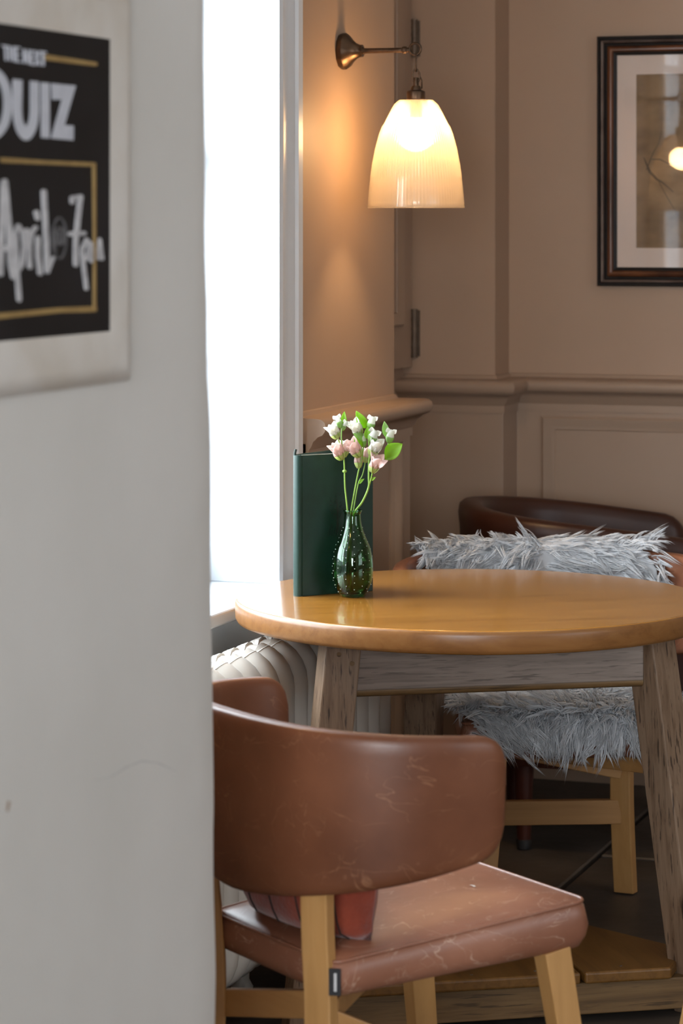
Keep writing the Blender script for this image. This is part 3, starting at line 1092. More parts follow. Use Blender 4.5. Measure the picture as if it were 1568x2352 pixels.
# ================================================================== RADIATOR
ra = empty('radiator', (-1.905, 5.07, 0))
tag(ra, 'cream cast iron column radiator under the window sill', 'radiator')
NS, PIT = 16, 0.0725
HZ, HX = 0.68, 0.075
sec = MB()
# one section: flattened loop (front and rear column) with a middle column, top and bottom bosses
path = []
z0, z1 = 0.075, HZ
rc = 0.062
for t in np.linspace(0, math.pi / 2, 7):
    path.append((HX - 0.022 - rc + rc * math.cos(t), z1 - 0.026 - rc + rc * math.sin(t)))
for t in np.linspace(math.pi / 2, math.pi, 7):
    path.append((-(HX - 0.022 - rc) + rc * math.cos(t), z1 - 0.026 - rc + rc * math.sin(t)))
for t in np.linspace(math.pi, 1.5 * math.pi, 7):
    path.append((-(HX - 0.022 - rc) + rc * math.cos(t), z0 + 0.026 + rc + rc * math.sin(t)))
for t in np.linspace(1.5 * math.pi, 2 * math.pi, 7):
    path.append((HX - 0.022 - rc + rc * math.cos(t), z0 + 0.026 + rc + rc * math.sin(t)))
rings = []
m_ = len(path)
for i in range(m_):
    p = Vector(path[i])
    d = (Vector(path[(i + 1) % m_]) - Vector(path[i - 1])).normalized()
    nrm = Vector((d.y, -d.x))
    rings.append([(p.x + nrm.x * 0.024 * math.cos(a), 0.0335 * math.sin(a) * (1 if True else 1), p.y + nrm.y * 0.024 * math.cos(a)) for a in np.linspace(0, 2 * math.pi, 13)[:-1]])
rings.append(rings[0])
sec.rings(rings, False, False)
sec.tube([(0, 0, z0 + 0.03), (0, 0, z1 - 0.03)], 0.021, 10)
for z in (z0 + 0.035, z1 - 0.045):
    sec.tube([(0, -PIT / 2, z), (0, PIT / 2, z)], 0.024, 10)
s0 = sec.build('radiator_section', 'radiator_cream', ra, smooth=50)
s0.location = (0, -(NS - 1) / 2 * PIT, 0)
for k in range(1, NS):
    c = s0.copy()
    COL.objects.link(c)
    c.parent = ra
    c.location = (0, (k - (NS - 1) / 2) * PIT, 0)
for k in (0, NS // 2, NS - 1):
    for q in (-1, 1):
        MB().lathe([(0.020, 0.0), (0.022, 0.008), (0.014, 0.022), (0.014, 0.082)], 12, c=(q * (HX - 0.022), (k - (NS - 1) / 2) * PIT, 0)).build('radiator_foot', 'radiator_cream', ra, smooth=40)

# ================================================================== ROUND TABLE
TX, TY, TR, TZ, TTH = 0.248, 5.45, 0.45, 0.75, 0.043
A0 = math.radians(12.6)      # direction of the front apron in the camera frame
tb = empty('round_table', cw(TX, TY, 0), TH + A0)
tag(tb, 'round oak pub table on three splayed legs with a low shelf', 'table')
prof = [(0.001, TZ - TTH), (TR - 0.012, TZ - TTH), (TR - 0.004, TZ - TTH + 0.003), (TR - 0.001, TZ - TTH + 0.009), (TR, TZ - 0.010), (TR - 0.001, TZ - 0.005), (TR - 0.003, TZ - 0.0018), (TR - 0.0062, TZ - 0.0003), (TR - 0.010, TZ), (0.001, TZ)]
tt_ = MB().lathe(prof, 128).build('table_top', 'oak_top', tb, smooth=50)
tt_.data.materials.append(MATS['oak_edge'])
for p_ in tt_.data.polygons:
    if abs(p_.normal.z) < 0.75:
        p_.material_index = 1
# local frame: x along the front apron, -y towards the viewer
LEGW = 0.066
SPL = 0.134
ang0 = [math.radians(210), math.radians(330), math.radians(90)]


def legpos(k, z):
    R_ = 0.352 + SPL * (0.61 - z)
    return Vector((R_ * math.cos(ang0[k]), R_ * math.sin(ang0[k]), z))


def rot2(v, a):
    return Vector((v[0] * math.cos(a) - v[1] * math.sin(a), v[0] * math.sin(a) + v[1] * math.cos(a)))


for k in range(3):
    ra_ = k * 2 * math.pi / 3
    h = LEGW / 2
    rings = []
    for z in (0.0, TZ - TTH):
        c = legpos(k, z)
        rings.append([(c.x + q.x, c.y + q.y, z) for q in (rot2(p, ra_) for p in ((-h, -h), (h, -h), (h, h), (-h, h)))])
    lg = MB().rings(rings).build('leg', 'oak_weathered' if k == 0 else 'oak_rail_leg' if False else 'oak_weathered', tb, bevel=0.003)
    if k:
        lg.data.materials[0] = MATS['oak_weathered']
    # dowel pegs on the outward face
    for dx, dz in ((-0.008, 0.025), (0.018, 0.042)):
        z = TZ - TTH - dz
        c = legpos(k, z)
        n_ = rot2((0, -1), ra_)
        t_ = rot2((1, 0), ra_)
        p = Vector((c.x + t_.x * dx + n_.x * h, c.y + t_.y * dx + n_.y * h, z))
        n3 = Vector((n_.x, n_.y, 0))
        MB().tube([p - n3 * 0.002, p + n3 * 0.0012], 0.0045, 12).build('dowel', 'oak_rail', lg)
# aprons (with a bead along the lower edge) and low rails between legs
for k in range(3):
    a, b_ = k, (k + 1) % 3
    for zc, hh, th, nm, mt in ((0.661, 0.094, 0.026, 'apron', 'oak_apron'), (0.045, 0.058, 0.028, 'low_rail', 'oak_rail')):
        pa_, pb_ = legpos(a, zc), legpos(b_, zc)
        d = (pb_ - pa_).normalized()
        out = Vector((d.y, -d.x, 0))
        off = 0.014 if nm == 'apron' else 0.018
        L_ = (pb_ - pa_).length - 0.05
        me_ = MB().box((-L_ / 2, -th / 2, -hh / 2), (L_ / 2, th / 2, hh / 2))
        ap = me_.build(nm, mt, tb, bevel=0.0025)
        mid = (pa_ + pb_) / 2 + out * off
        ap.location = mid
        ap.rotation_euler = (0, 0, math.atan2(d.y, d.x))
        if nm == 'apron':
            MB().tube([(-L_ / 2, 0, -hh / 2 - 0.002), (L_ / 2, 0, -hh / 2 - 0.002)], 0.0105, 10).build('bead', 'oak_rail', ap, smooth=40)


# shelf planks clipped to the triangle, laid front to back
def clip(poly, n_, c):
    out = []
    for i in range(len(poly)):
        p, q = poly[i], poly[(i + 1) % len(poly)]
        dp, dq = p[0] * n_[0] + p[1] * n_[1] - c, q[0] * n_[0] + q[1] * n_[1] - c
        if dp <= 0:
            out.append(p)
        if dp * dq < 0:
            t = dp / (dp - dq)
            out.append((p[0] + (q[0] - p[0]) * t, p[1] + (q[1] - p[1]) * t))
    return out


ZS = 0.097
apo = legpos(0, ZS).length * 0.5 + 0.045
edges = [(-0.72, -0.44), (-0.435, -0.16), (-0.155, 0.128), (0.133, 0.42)]
xe = []
for u in (975, 1343):
    y = (CAM_Z - ZS) * F_PX / (2238 - HOR)
    xw = (u - 784) / F_PX * y - TX
    yw = y - TY
    xe.append(xw * math.cos(A0) + yw * math.sin(A0))
wpl = xe[1] - xe[0]
cuts = [xe[0] - 2 * wpl, xe[0] - wpl, xe[0], xe[1], xe[1] + wpl]
for i in range(len(cuts) - 1):
    poly = [(cuts[i] + 0.004, -0.6), (cuts[i + 1] - 0.004, -0.6), (cuts[i + 1] - 0.004, 0.6), (cuts[i] + 0.004, 0.6)]
    for k in range(3):
        n_ = (math.cos(math.radians(270 + 120 * k)), math.sin(math.radians(270 + 120 * k)))
        poly = clip(poly, n_, apo)
    # notch around the legs
    for k in range(3):
        c = legpos(k, ZS)
        n_ = (math.cos(ang0[k]), math.sin(ang0[k]))
        poly = clip(poly, n_, c.length - 0.036) if len(poly) >= 3 else poly
    if len(poly) < 3:
        continue
    pl = MB().prism(poly, ZS - 0.022, ZS).build('shelf_plank', 'oak_shelf', tb, bevel=0.005, seg=3)
    cx = sum(p[0] for p in poly) / len(poly)
    for q in (-0.06, 0.06):
        x = (cuts[i] + cuts[i + 1]) / 2 + q
        y = -apo + 0.03
        if abs(x) < 0.33:
            MB().lathe([(0.0028, ZS - 0.002), (0.0028, ZS + 0.0008)], 8, c=(x, y, 0)).build('nail', 'hinge_metal', pl)


# ================================================================== DINING CHAIRS
def back_curve(n=49, a=0.30, b=0.262, e=2.45, y0=-0.01):
    raw = []
    for t in np.linspace(0, math.pi, 400):
        c, s_ = math.cos(t), math.sin(t)
        raw.append((-a * math.copysign(abs(c) ** (2 / e), c), y0 - b * abs(s_) ** (2 / e)))
    raw = np.array(raw)
    L_ = np.r_[0, np.cumsum(np.hypot(*np.diff(raw, axis=0).T))]
    tt = np.r_[0, L_[-1] * 0.004, L_[-1] * 0.010, L_[-1] * 0.018, L_[-1] * 0.03, L_[-1] * 0.045, np.linspace(L_[-1] * 0.06, L_[-1] * 0.94, n - 12), L_[-1] * 0.955, L_[-1] * 0.97, L_[-1] * 0.982, L_[-1] * 0.99, L_[-1] * 0.996, L_[-1]]
    P = np.c_[np.interp(tt, L_, raw[:, 0]), np.interp(tt, L_, raw[:, 1])]
    return P, tt, L_[-1]


def chair_back_mesh(th=0.036):
    P, tt, LL = back_curve()
    rings = []
    n = len(P)
    rcor = 0.036
    for i in range(n):
        d = P[min(i + 1, n - 1)] - P[max(i - 1, 0)]
        d = d / np.hypot(*d)
        nr = np.array([d[1], -d[0]])       # outward (away from sitter) or inward; fixed below
        mid = np.array([0, -0.05])
        if np.dot(nr, P[i] - mid) < 0:
            nr = -nr
        q = abs(2 * tt[i] / LL - 1)       # 0 at centre, 1 at wing ends
        top = 0.752 - 0.016 * q ** 2
        bot = 0.490 + 0.078 * q ** 1.45
        e_ = min(tt[i], LL - tt[i])
        if e_ < rcor:
            cut = rcor - math.sqrt(max(0, rcor ** 2 - (rcor - e_) ** 2))
            top -= cut
            bot += cut
        h = (top - bot) / 2
        zc = (top + bot) / 2
        tk = th / 2 * (0.72 if e_ <= 0 else min(1, 0.72 + 0.28 * e_ / 0.02))
        ring = []
        for k in range(24):
            t = 2 * math.pi * k / 24
            c, s_ = math.cos(t), math.sin(t)
            dx = tk * math.copysign(abs(c) ** 0.5, c)
            dz = math.copysign(abs(s_) ** 0.22, s_) * h
            lean = 0.05 * (zc + dz - 0.6)
            pos = P[i] + nr * (dx + lean)
            ring.append((pos[0], pos[1], zc + dz))
        rings.append(ring)
    return MB().rings(rings)


def seat_outline(wf_, wr_, d, r, n=6):
    pts = [(-wr_, -d), (wr_, -d), (wf_, d), (-wf_, d)]
    out = []
    for i in range(4):
        p0, p, p1 = Vector(pts[i - 1]), Vector(pts[i]), Vector(pts[(i + 1) % 4])
        a = (p0 - p).normalized()
        b_ = (p1 - p).normalized()
        s_, e_ = p + a * r, p + b_ * r
        for k in range(n + 1):
            t = k / n
            out.append((1 - t) ** 2 * s_ + 2 * t * (1 - t) * p + t * t * e_)
    # subdivide straight runs
    res = []
    m = len(out)
    for i in range(m):
        p, q = out[i], out[(i + 1) % m]
        ns = max(1, int((q - p).length / 0.04))
        for k in range(ns):
            res.append(p.lerp(q, k / ns))
    return res


def seat_mesh(wf_, wr_, d, z0, z1, crown=0.016, tilt=0.055, puff=0.004):
    rings = []
    prof = [(0.020, z0), (0.006, z0 + 0.004), (0.0 - puff * 0.3, z0 + 0.015), (-puff, (z0 + z1) / 2), (-puff * 0.3, z1 - 0.014), (0.001, z1 - 0.006), (0.007, z1), (0.02, z1 + crown * 0.3), (0.05, z1 + crown * 0.62), (0.10, z1 + crown * 0.9), (0.15, z1 + crown)]
    for ins, z in prof:
        o_ = seat_outline(wf_ - ins, wr_ - ins, d - ins, 0.024)
        if rings and len(o_) != len(rings[0]):
            k_ = len(rings[0])
            idx = np.linspace(0, len(o_), k_, endpoint=False)
            o_ = [Vector(o_[int(j)]).lerp(Vector(o_[(int(j) + 1) % len(o_)]), j - int(j)) for j in idx]
        rings.append([(p.x, p.y, z + (tilt + 0.048 * min(1, (z - z0) / (z1 - z0))) * (p.y + d)) for p in o_])
    return MB().rings(rings)


SEAT = dict(wf_=0.212, wr_=0.182, d=0.215, z0=0.358, z1=0.412)


def make_chair(leg_mat='beech', rail_mat='beech_rail', back_mat='leather_tan', seat_mat='leather_seat_sheen'):
    r = empty('dining_chair', (0, 0, 0))
    chair_back_mesh().build('backrest', back_mat, r, smooth='all')
    st = seat_mesh(**SEAT)
    seat = st.build('seat', seat_mat, r, smooth='all')
    pts = [(p.x, p.y, SEAT['z1'] - 0.0015 + 0.103 * (p.y + SEAT['d'])) for p in seat_outline(SEAT['wf_'] - 0.003, SEAT['wr_'] - 0.003, SEAT['d'] - 0.003, 0.024)]
    MB().torus_path(pts, 0.0028, 6).build('piping', seat_mat, seat, smooth='all')
    for s_ in (-1, 1):
        # rear post: bent laminate rising from the floor to the back
        an = math.radians(30) * s_
        path = [(s_ * 0.166, -0.262, 0.0), (s_ * 0.158, -0.236, 0.10), (s_ * 0.152, -0.219, 0.22), (s_ * 0.152, -0.2165, 0.34), (s_ * 0.156, -0.224, 0.45), (s_ * 0.166, -0.232, 0.56)]
        path = smooth_path(path, 4)
        rings = []
        tv = Vector((math.cos(an), math.sin(an), 0))
        nv = Vector((math.sin(an), -math.cos(an), 0))
        for p in path:
            rings.append([p + tv * a * 0.0215 + nv * b_ * 0.0125 for a, b_ in ((-1, -1), (1, -1), (1, 1), (-1, 1))])
        MB().rings(rings).build('rear_leg', leg_mat, r, bevel=0.0025)
        # front leg
        lg = MB().beam((s_ * 0.222, 0.214, 0.0), (s_ * 0.190, 0.160, 0.385), 0.026, 0.036, up=(0, 1, 0), w2=0.034, h2=0.046).build('front_leg', leg_mat, r, bevel=0.002)
        # slanting side brace from the rear post down to the front leg, bearer under the seat
        if s_ < 0:
            continue
        MB().beam((s_ * 0.150, -0.205, 0.318), (s_ * 0.205, 0.19, 0.13), 0.022, 0.045).build('side_brace', rail_mat, r, bevel=0.002)
        MB().beam((s_ * 0.145, -0.20, 0.338), (s_ * -0.17, 0.15, 0.352), 0.03, 0.03).build('seat_bearer', rail_mat, r, bevel=0.002)
    MB().beam((0.150, -0.205, 0.346), (-0.150, -0.205, 0.279), 0.022, 0.040).build('stretcher', rail_mat, r, bevel=0.002)
    MB().beam((-0.150, -0.222, 0.185), (0.150, -0.222, 0.185), 0.022, 0.052).build('stretcher', rail_mat, r, bevel=0.002)
    return r


def chair_at(o, x, y, fx, fy, sc=1.0):
    a = math.atan2(fy, fx) - math.pi / 2
    o.location = cw(x, y, 0)
    o.rotation_euler = (0, 0, a + TH)
    o.scale = (sc,) * 3


near = make_chair()
chair_at(near, 0.076, 4.342, 0.853, 0.522)
tag(near, 'tan leather chair in the foreground seen from behind, red cushion on it', 'chair', 'tan leather chairs around the table')
far = copy_tree(near)
chair_at(far, 0.456, 5.99, 0.06, -0.998, 1.0)
far.scale = (1.08, 1, 1)
for c in far.children:
    if c.name.startswith('front_leg'):
        c.location.x = -0.05
far['label'] = 'tan leather chair behind the table draped with grey sheepskin'
# maker's tag and a fleck on the near seat
R45 = Matrix.Translation((0.1835, -0.2125, 0.386)) @ Matrix.Rotation(math.radians(45), 4, 'Z')
tg = MB().box((-0.0085, -0.0012, -0.019), (0.0085, 0.0012, 0.019)).xf(R45).build('fabric_tag', 'tag_black', near)
MB().box((-0.001, -0.0018, -0.013), (0.003, -0.0010, 0.013)).xf(R45).build('tag_print', 'tag_print', tg)
MB().add([(0.0, 0, 0), (0.006, 0.002, 0), (0.013, 0.0, 0), (0.014, 0.003, 0), (0.007, 0.005, 0), (0.001, 0.003, 0)], [(0, 1, 2, 3, 4, 5)]).xf(Matrix.Translation((0.06, 0.10, 0.4615))).build('paper_fleck', 'chip_white', near)

# ---- stool at the right edge of the picture
sto = empty('wooden_stool', cw(0.711, 4.6, 0), TH)
tag(sto, 'pale wooden stool at the right edge, only one leg in view', 'stool')
MB().lathe([(0.001, 0.43), (0.115, 0.43), (0.128, 0.438), (0.13, 0.45), (0.124, 0.462), (0.001, 0.466)], 40).build('seat', 'beech_rail', sto, smooth=50)
for k in range(4):
    a = math.pi + k * math.pi / 2
    c_, s__ = math.cos(a), math.sin(a)
    MB().beam((0.188 * c_, 0.188 * s__, 0), (0.100 * c_, 0.100 * s__, 0.434), 0.030, 0.030, up=(-s__, c_, 0), w2=0.036, h2=0.036).build('leg', 'beech', sto, bevel=0.003)
for k in range(2):
    a = k * math.pi / 2
    c_, s__ = math.cos(a), math.sin(a)
    MB().tube([(0.168 * c_, 0.168 * s__, 0.10 + 0.03 * k), (-0.168 * c_, -0.168 * s__, 0.10 + 0.03 * k)], 0.009, 10).build('rung', 'beech_rail', sto, smooth=40)

# ---- red cushion behind the near sitter's place
cu = empty('cushion', near.location, near.rotation_euler.z)
tag(cu, 'red felt cushion with dark seams wedged under the chair back', 'cushion')
mb = MB()
rings = []
NXC, NYC = 25, 14
body_t, body_b = [], []
for j in range(NYC):
    v = j / (NYC - 1)
    row_t, row_b = [], []
    for i in range(NXC):
        u = i / (NXC - 1)
        sx, sy = 2 * u - 1, 2 * v - 1
        pf = (1 - abs(sx) ** 4) ** 0.5 * (1 - abs(sy) ** 4) ** 0.5
        scal = 0.004 * math.cos(u * 40)
        x = sx * (0.162 - 0.01 * abs(sy) ** 3) + 0.003 * math.sin(v * 28) * abs(sx) ** 6
        # cushion leans: lies from the seat rear up against the back
        yb_ = -0.222 + 0.035 * abs(sx) ** 3
        base = Vector((x, yb_ + 0.05 + (1 - v) * 0.004, 0.424 + v * 0.25))
        row_t.append(base + Vector((0, 0.045 * pf, 0)))
        row_b.append(base - Vector((0, 0.05 * pf, 0.010 * pf)))
    body_t.append(row_t)
    body_b.append(row_b)


def grid(mb, rows):
    o = len(mb.v)
    n = len(rows[0])
    for r in rows:
        mb.v += [tuple(p) for p in r]
    for j in range(len(rows) - 1):
        for i in range(n - 1):
            mb.f.append((o + j * n + i, o + j * n + i + 1, o + (j + 1) * n + i + 1, o + (j + 1) * n + i))


grid(mb, body_t)
grid(mb, body_b)
cbody = mb.build('cover', 'felt_red', cu, smooth='all', fix=False)
bm = bmesh.new()
bm.from_mesh(cbody.data)
bmesh.ops.remove_doubles(bm, verts=bm.verts, dist=0.0005)
bmesh.ops.recalc_face_normals(bm, faces=bm.faces)
bm.to_mesh(cbody.data)
bm.free()
for u in (0.30, 0.52, 0.74, 0.92):
    pts = []
    i = u * (NXC - 1)
    i0 = int(i)
    for j in range(NYC):
        p = Vector(body_b[j][i0]).lerp(Vector(body_b[j][i0 + 1]), i - i0)
        pts.append(p + Vector((0.004 * math.sin(j), -0.0012, 0)))
    MB().tube(pts, 0.0014, 5).build('seam', 'thread_dark', cu, smooth='all')

# ================================================================== SHEEPSKIN
ss = empty('sheepskin', far.location, far.rotation_euler.z, 1.0)
ss.scale = (1.08, 1, 1)
tag(ss, 'shaggy grey sheepskin draped over the chair behind the table', 'sheepskin')


def hide_point(u, v):
    """u across -1..1, v along 0..1: behind the back, over the top, down, across the seat, over the front"""
    # half width along the length
    hw = np.interp(v, [0, 0.12, 0.25, 0.45, 0.55, 0.75, 0.9, 1.0], [0.20, 0.230, 0.238, 0.215, 0.205, 0.205, 0.20, 0.17])
    x = u * hw + 0.030 * (1 - min(1, v / 0.45))
    ins = 0.024
    # back curve depth at x
    a, b_, e_ = 0.30, 0.262, 2.45
    yb_ = -0.01 - b_ * max(0.0, 1 - abs(x / a) ** e_) ** (1 / e_)
    if v < 0.10:
        t = v / 0.10
        y, z = yb_ - ins, 0.69 + 0.055 * t
    elif v < 0.22:
        t = (v - 0.10) / 0.12
        an = math.pi * (1 - t)
        y, z = yb_ + ins * math.cos(an), 0.745 + ins * math.sin(an) * 0.8
    elif v < 0.47:
        t = (v - 0.22) / 0.25
        y, z = yb_ + ins + 0.02 * t * t, 0.745 - 0.275 * t
        if t > 0.8:
            y += 0.05 * (t - 0.8)
    elif v < 0.86:
        t = (v - 0.47) / 0.39
        ya = yb_ + ins + 0.03
        y = ya + (0.205 - ya) * t
        z = 0.445 + 0.026 * t
        z += 0.03 * max(0, 0.15 - t)
    else:
        t = (v - 0.86) / 0.14
        an = t * math.pi * 0.62
        y = 0.205 + 0.028 * math.sin(an)
        z = 0.471 - 0.026 * (1 - math.cos(an)) - 0.006 * t * t
    return Vector((x, y, z))


NU, NV = 24, 60
rows = [[hide_point((2 * i / NU - 1) * (0.93 + 0.05 * math.sin(j * 0.9 + (3 if i > NU / 2 else 0))), j / NV) for i in range(NU + 1)] for j in range(NV + 1)]
mb = MB()
grid(mb, rows)
hd = mb.build('hide_backing', 'hide', ss, smooth='all', fix=False)
md = hd.modifiers.new('solid', 'SOLIDIFY')
md.thickness = 0.006
md.offset = 0
# wool: clumps of strands that share a flow and draw together at the tip
NCL, PER, SEG = 3000, 7, 6
V, Fc, tone = [], [], []
cl = rng.normal(0, 1, (3, 7, 4))


def fld(u, v, k):
    s_ = 0
    for i in range(7):
        a, b_, c, d = cl[k, i]
        s_ += math.sin(2.6 * a * u + 7 * b_ * v + 6 * c) * d
    return s_ / 2.6


def strand(pts, w, tn, sd, up_):
    base = len(V)
    m_ = len(pts)
    for k, c in enumerate(pts):
        t = k / (m_ - 1)
        if k == m_ - 1:
            V.append(tuple(c))
            tone.append(min(1, tn + 0.1))
        else:
            ww = w * (1 - t) ** 0.6
            for q in range(3):
                an = q * 2.094
                V.append(tuple(c + (sd * math.cos(an) + up_ * math.sin(an)) * ww))
                tone.append(tn * (0.82 + 0.25 * t))  # roots toned darker, painted shade among the strands
    for k in range(m_ - 2):
        for q in range(3):
            a, b_ = base + 3 * k + q, base + 3 * k + (q + 1) % 3
            Fc.append((a, b_, b_ + 3, a + 3))
    for q in range(3):
        Fc.append((base + 3 * (m_ - 2) + q, base + 3 * (m_ - 2) + (q + 1) % 3, base + 3 * (m_ - 1)))


for n in range(NCL):
    u, v = float(rng.uniform(-1, 1)), float(rng.uniform(0.02, 1.0))
    p = hide_point(u, v)
    du = hide_point(min(1, u + 0.02), v) - hide_point(max(-1, u - 0.02), v)
    dv = hide_point(u, min(1, v + 0.01)) - hide_point(u, max(0, v - 0.01))
    if du.length < 1e-5 or dv.length < 1e-5:
        continue
    du.normalize()
    dv.normalize()
    nr = du.cross(dv).normalized()
    ref = Vector((0, 1, 0.6)) if v > 0.2 else Vector((0, -0.4 if v < 0.1 else 0.0, 1))
    if nr.dot(ref) < 0:
        nr = -nr
    f1, f2, f3 = fld(u, v, 0), fld(u, v, 1), fld(u, v, 2)
    if v < 0.45:      # combed sideways and down over the back
        flow = dv * (0.40 + 0.5 * f2) + du * ((1.1 if u > 0.15 + 0.2 * f3 else -1.1) + 0.5 * f1) + nr * 0.34
    else:             # lies forward over the seat
        flow = dv * (0.9 + 0.3 * f2) + du * (0.30 * u + 0.6 * f1) + nr * 0.38
    flow = (flow + Vector(rng.normal(0, 0.22, 3))).normalized()
    ln = rng.uniform(0.045, 0.075)
    if v < 0.2:
        ln *= 0.85
    bend = Vector((0, 0, -1)) * rng.uniform(0.05, 0.45) + Vector(rng.normal(0, 0.35, 3)) + du * 0.35 * f3
    sd = flow.cross(nr)
    sd = sd.normalized() if sd.length > 1e-4 else du
    up_ = sd.cross(flow).normalized()
    tn = float(np.clip(rng.normal(0.72, 0.17) + 0.08 * f1, 0.05, 1))
    curl = rng.uniform(0.001, 0.005)
    ph = rng.uniform(0, 6.28)
    for m_ in range(PER):
        off = du * rng.normal(0, 0.0065) + dv * rng.normal(0, 0.0065)
        l2 = ln * rng.uniform(0.75, 1.05)
        pts = []
        for k in range(SEG):
            t = k / (SEG - 1)
            c = p + off * (1 - 0.72 * t ** 0.8) + flow * (l2 * t) + bend * (l2 * 0.5 * t * t) + sd * (curl * math.sin(t * 4.5 + ph)) + up_ * (0.006 * math.sin(math.pi * t))
            pts.append(c)
        strand(pts, rng.uniform(0.0010, 0.0021), float(np.clip(tn + rng.normal(0, 0.08), 0.03, 1)), sd, up_)
mb = MB()
mb.v, mb.f = V, Fc
fur = mb.build('fur', 'wool', ss, smooth='all', fix=False)
fur['kind'] = 'stuff'
at = fur.data.attributes.new('tone', 'FLOAT', 'POINT')
at.data.foreach_set('value', tone)

# ================================================================== TUB ARMCHAIR
tc_ = empty('tub_armchair', cw(0.625, 6.90, 0), TH - math.pi / 2 + math.radians(0))
tag(tc_, 'dark brown leather tub armchair against the back wall', 'armchair')
# local: +Y is the way it faces (to the right of the picture)
P, tt, LL = back_curve(61, 0.285, 0.30, 2.5, 0.0)
ext = 0.235
arm_l = [(-0.285, y) for y in np.linspace(ext, 0.03, 6)]
arm_r = [(0.285, y) for y in np.linspace(0.03, ext, 6)]
PP = np.array(arm_l + [tuple(p) for p in P] + arm_r)
Ls = np.r_[0, np.cumsum(np.hypot(*np.diff(PP, axis=0).T))]
LL = Ls[-1]
ts = np.r_[0, 0.006, 0.015, 0.03, 0.05, np.linspace(0.07, LL - 0.07, 50), LL - 0.05, LL - 0.03, LL - 0.015, LL - 0.006, LL]
PP = np.c_[np.interp(ts, Ls, PP[:, 0]), np.interp(ts, Ls, PP[:, 1])]
rings = []
for i in range(len(PP)):
    d = PP[min(i + 1, len(PP) - 1)] - PP[max(i - 1, 0)]
    d = d / np.hypot(*d)
    nr = np.array([d[1], -d[0]])
    if np.dot(nr, PP[i] - np.array([0, 0.05])) < 0:
        nr = -nr
    q = abs(2 * ts[i] / LL - 1)
    e_ = min(ts[i], LL - ts[i])
    rcor = 0.05
    cut = rcor - math.sqrt(max(0, rcor ** 2 - (rcor - e_) ** 2)) if e_ < rcor else 0
    top = 0.792 - 0.070 * q ** 1.6 - cut
    tk = 0.030 * (0.6 + 0.4 * min(1, e_ / 0.03))
    ring = []
    prof = [(-1, 0.20), (-1.0, 0.45), (-1.02, top - 0.06), (-1.05, top - 0.03), (-0.9, top - 0.010), (-0.5, top - 0.001), (0, top), (0.5, top - 0.001), (0.9, top - 0.010), (1.05, top - 0.03), (1.0, top - 0.06), (0.95, 0.45), (0.9, 0.20)]
    for a, z in prof:
        pos = PP[i] + nr * (a * tk + 0.05 * (z - 0.5))
        ring.append((pos[0], pos[1], z))
    rings.append(ring)
MB().rings(rings).build('tub_shell', 'leather_dark', tc_, smooth=60)
o_ = seat_mesh(0.235, 0.21, 0.23, 0.24, 0.43, 0.02, 0.03)
o_.build('seat_cushion', 'leather_dark', tc_, smooth='all')
for sx, sy in ((-0.23, 0.18), (0.23, 0.18), (-0.2, -0.2), (0.2, -0.2)):
    lg = MB().lathe([(0.014, 0.0), (0.016, 0.02), (0.026, 0.235)], 14, c=(sx, sy, 0)).build('leg', 'red_wood', tc_, smooth=40)
    MB().lathe([(0.0165, 0.0), (0.0185, 0.018), (0.016, 0.022)], 14, c=(sx, sy, 0)).build('leg_ferrule', 'rubber_black', lg, smooth=40)

# ================================================================== MENU
my, mx_ = 5.46, -0.083
an = math.radians(30.5)
mn = empty('menu', cw(mx_, my, TZ), TH + an)
tag(mn, 'dark green leather menu standing half open on the table', 'menu')
# local: spine at origin, front cover along +X
MW, MH = 0.166, 0.268
MB().box((0.006, -0.0015, 0), (MW, 0.0015, MH)).build('front_cover', 'menu_green', mn, bevel=0.001)
R = Matrix.Rotation(math.radians(26), 4, 'Z')
sp = MB()
rings = []
for z in (0.0, 0.0015, MH - 0.0015, MH):
    rings.append([(0.0075 * math.cos(a) * 0.9 + 0.004, 0.0105 * math.sin(a) + 0.0085, z) for a in np.linspace(math.pi / 2, math.pi * 1.5, 13)] + [(0.009, -0.0018, z), (0.0135, 0.0002, z), (0.009, 0.002, z), (0.006, 0.016, z)])
sp.rings(rings).build('spine', 'menu_green', mn, smooth=50)
MB().box((0.006, 0.0165, 0), (MW, 0.0195, MH + 0.001)).xf(Matrix.Translation((0.006, 0.0165, 0)) @ R @ Matrix.Translation((-0.006, -0.0165, 0))).build('back_cover', 'menu_green', mn, bevel=0.001)
for k, aa in enumerate((0.5, 5, 10, 15)):
    MB().box((0.010, 0.003, 0.004), (MW - 0.004, 0.0036, MH - 0.0005 + (0.001 if k == 0 else -0.001))).xf(Matrix.Rotation(math.radians(aa), 4, 'Z')).build('page', 'paper_cream', mn)
MB().tube([(0.001, 0.012, MH - 0.02), (0.001, 0.013, MH + 0.004), (0.003, 0.013, MH + 0.011)], 0.0028, 8).build('cord_end', 'menu_emboss', mn, smooth=40)
# embossed tree crest on the cover
cr_ = MB()


def ze(p):
    return Vector((p[0], -0.0015, p[1]))


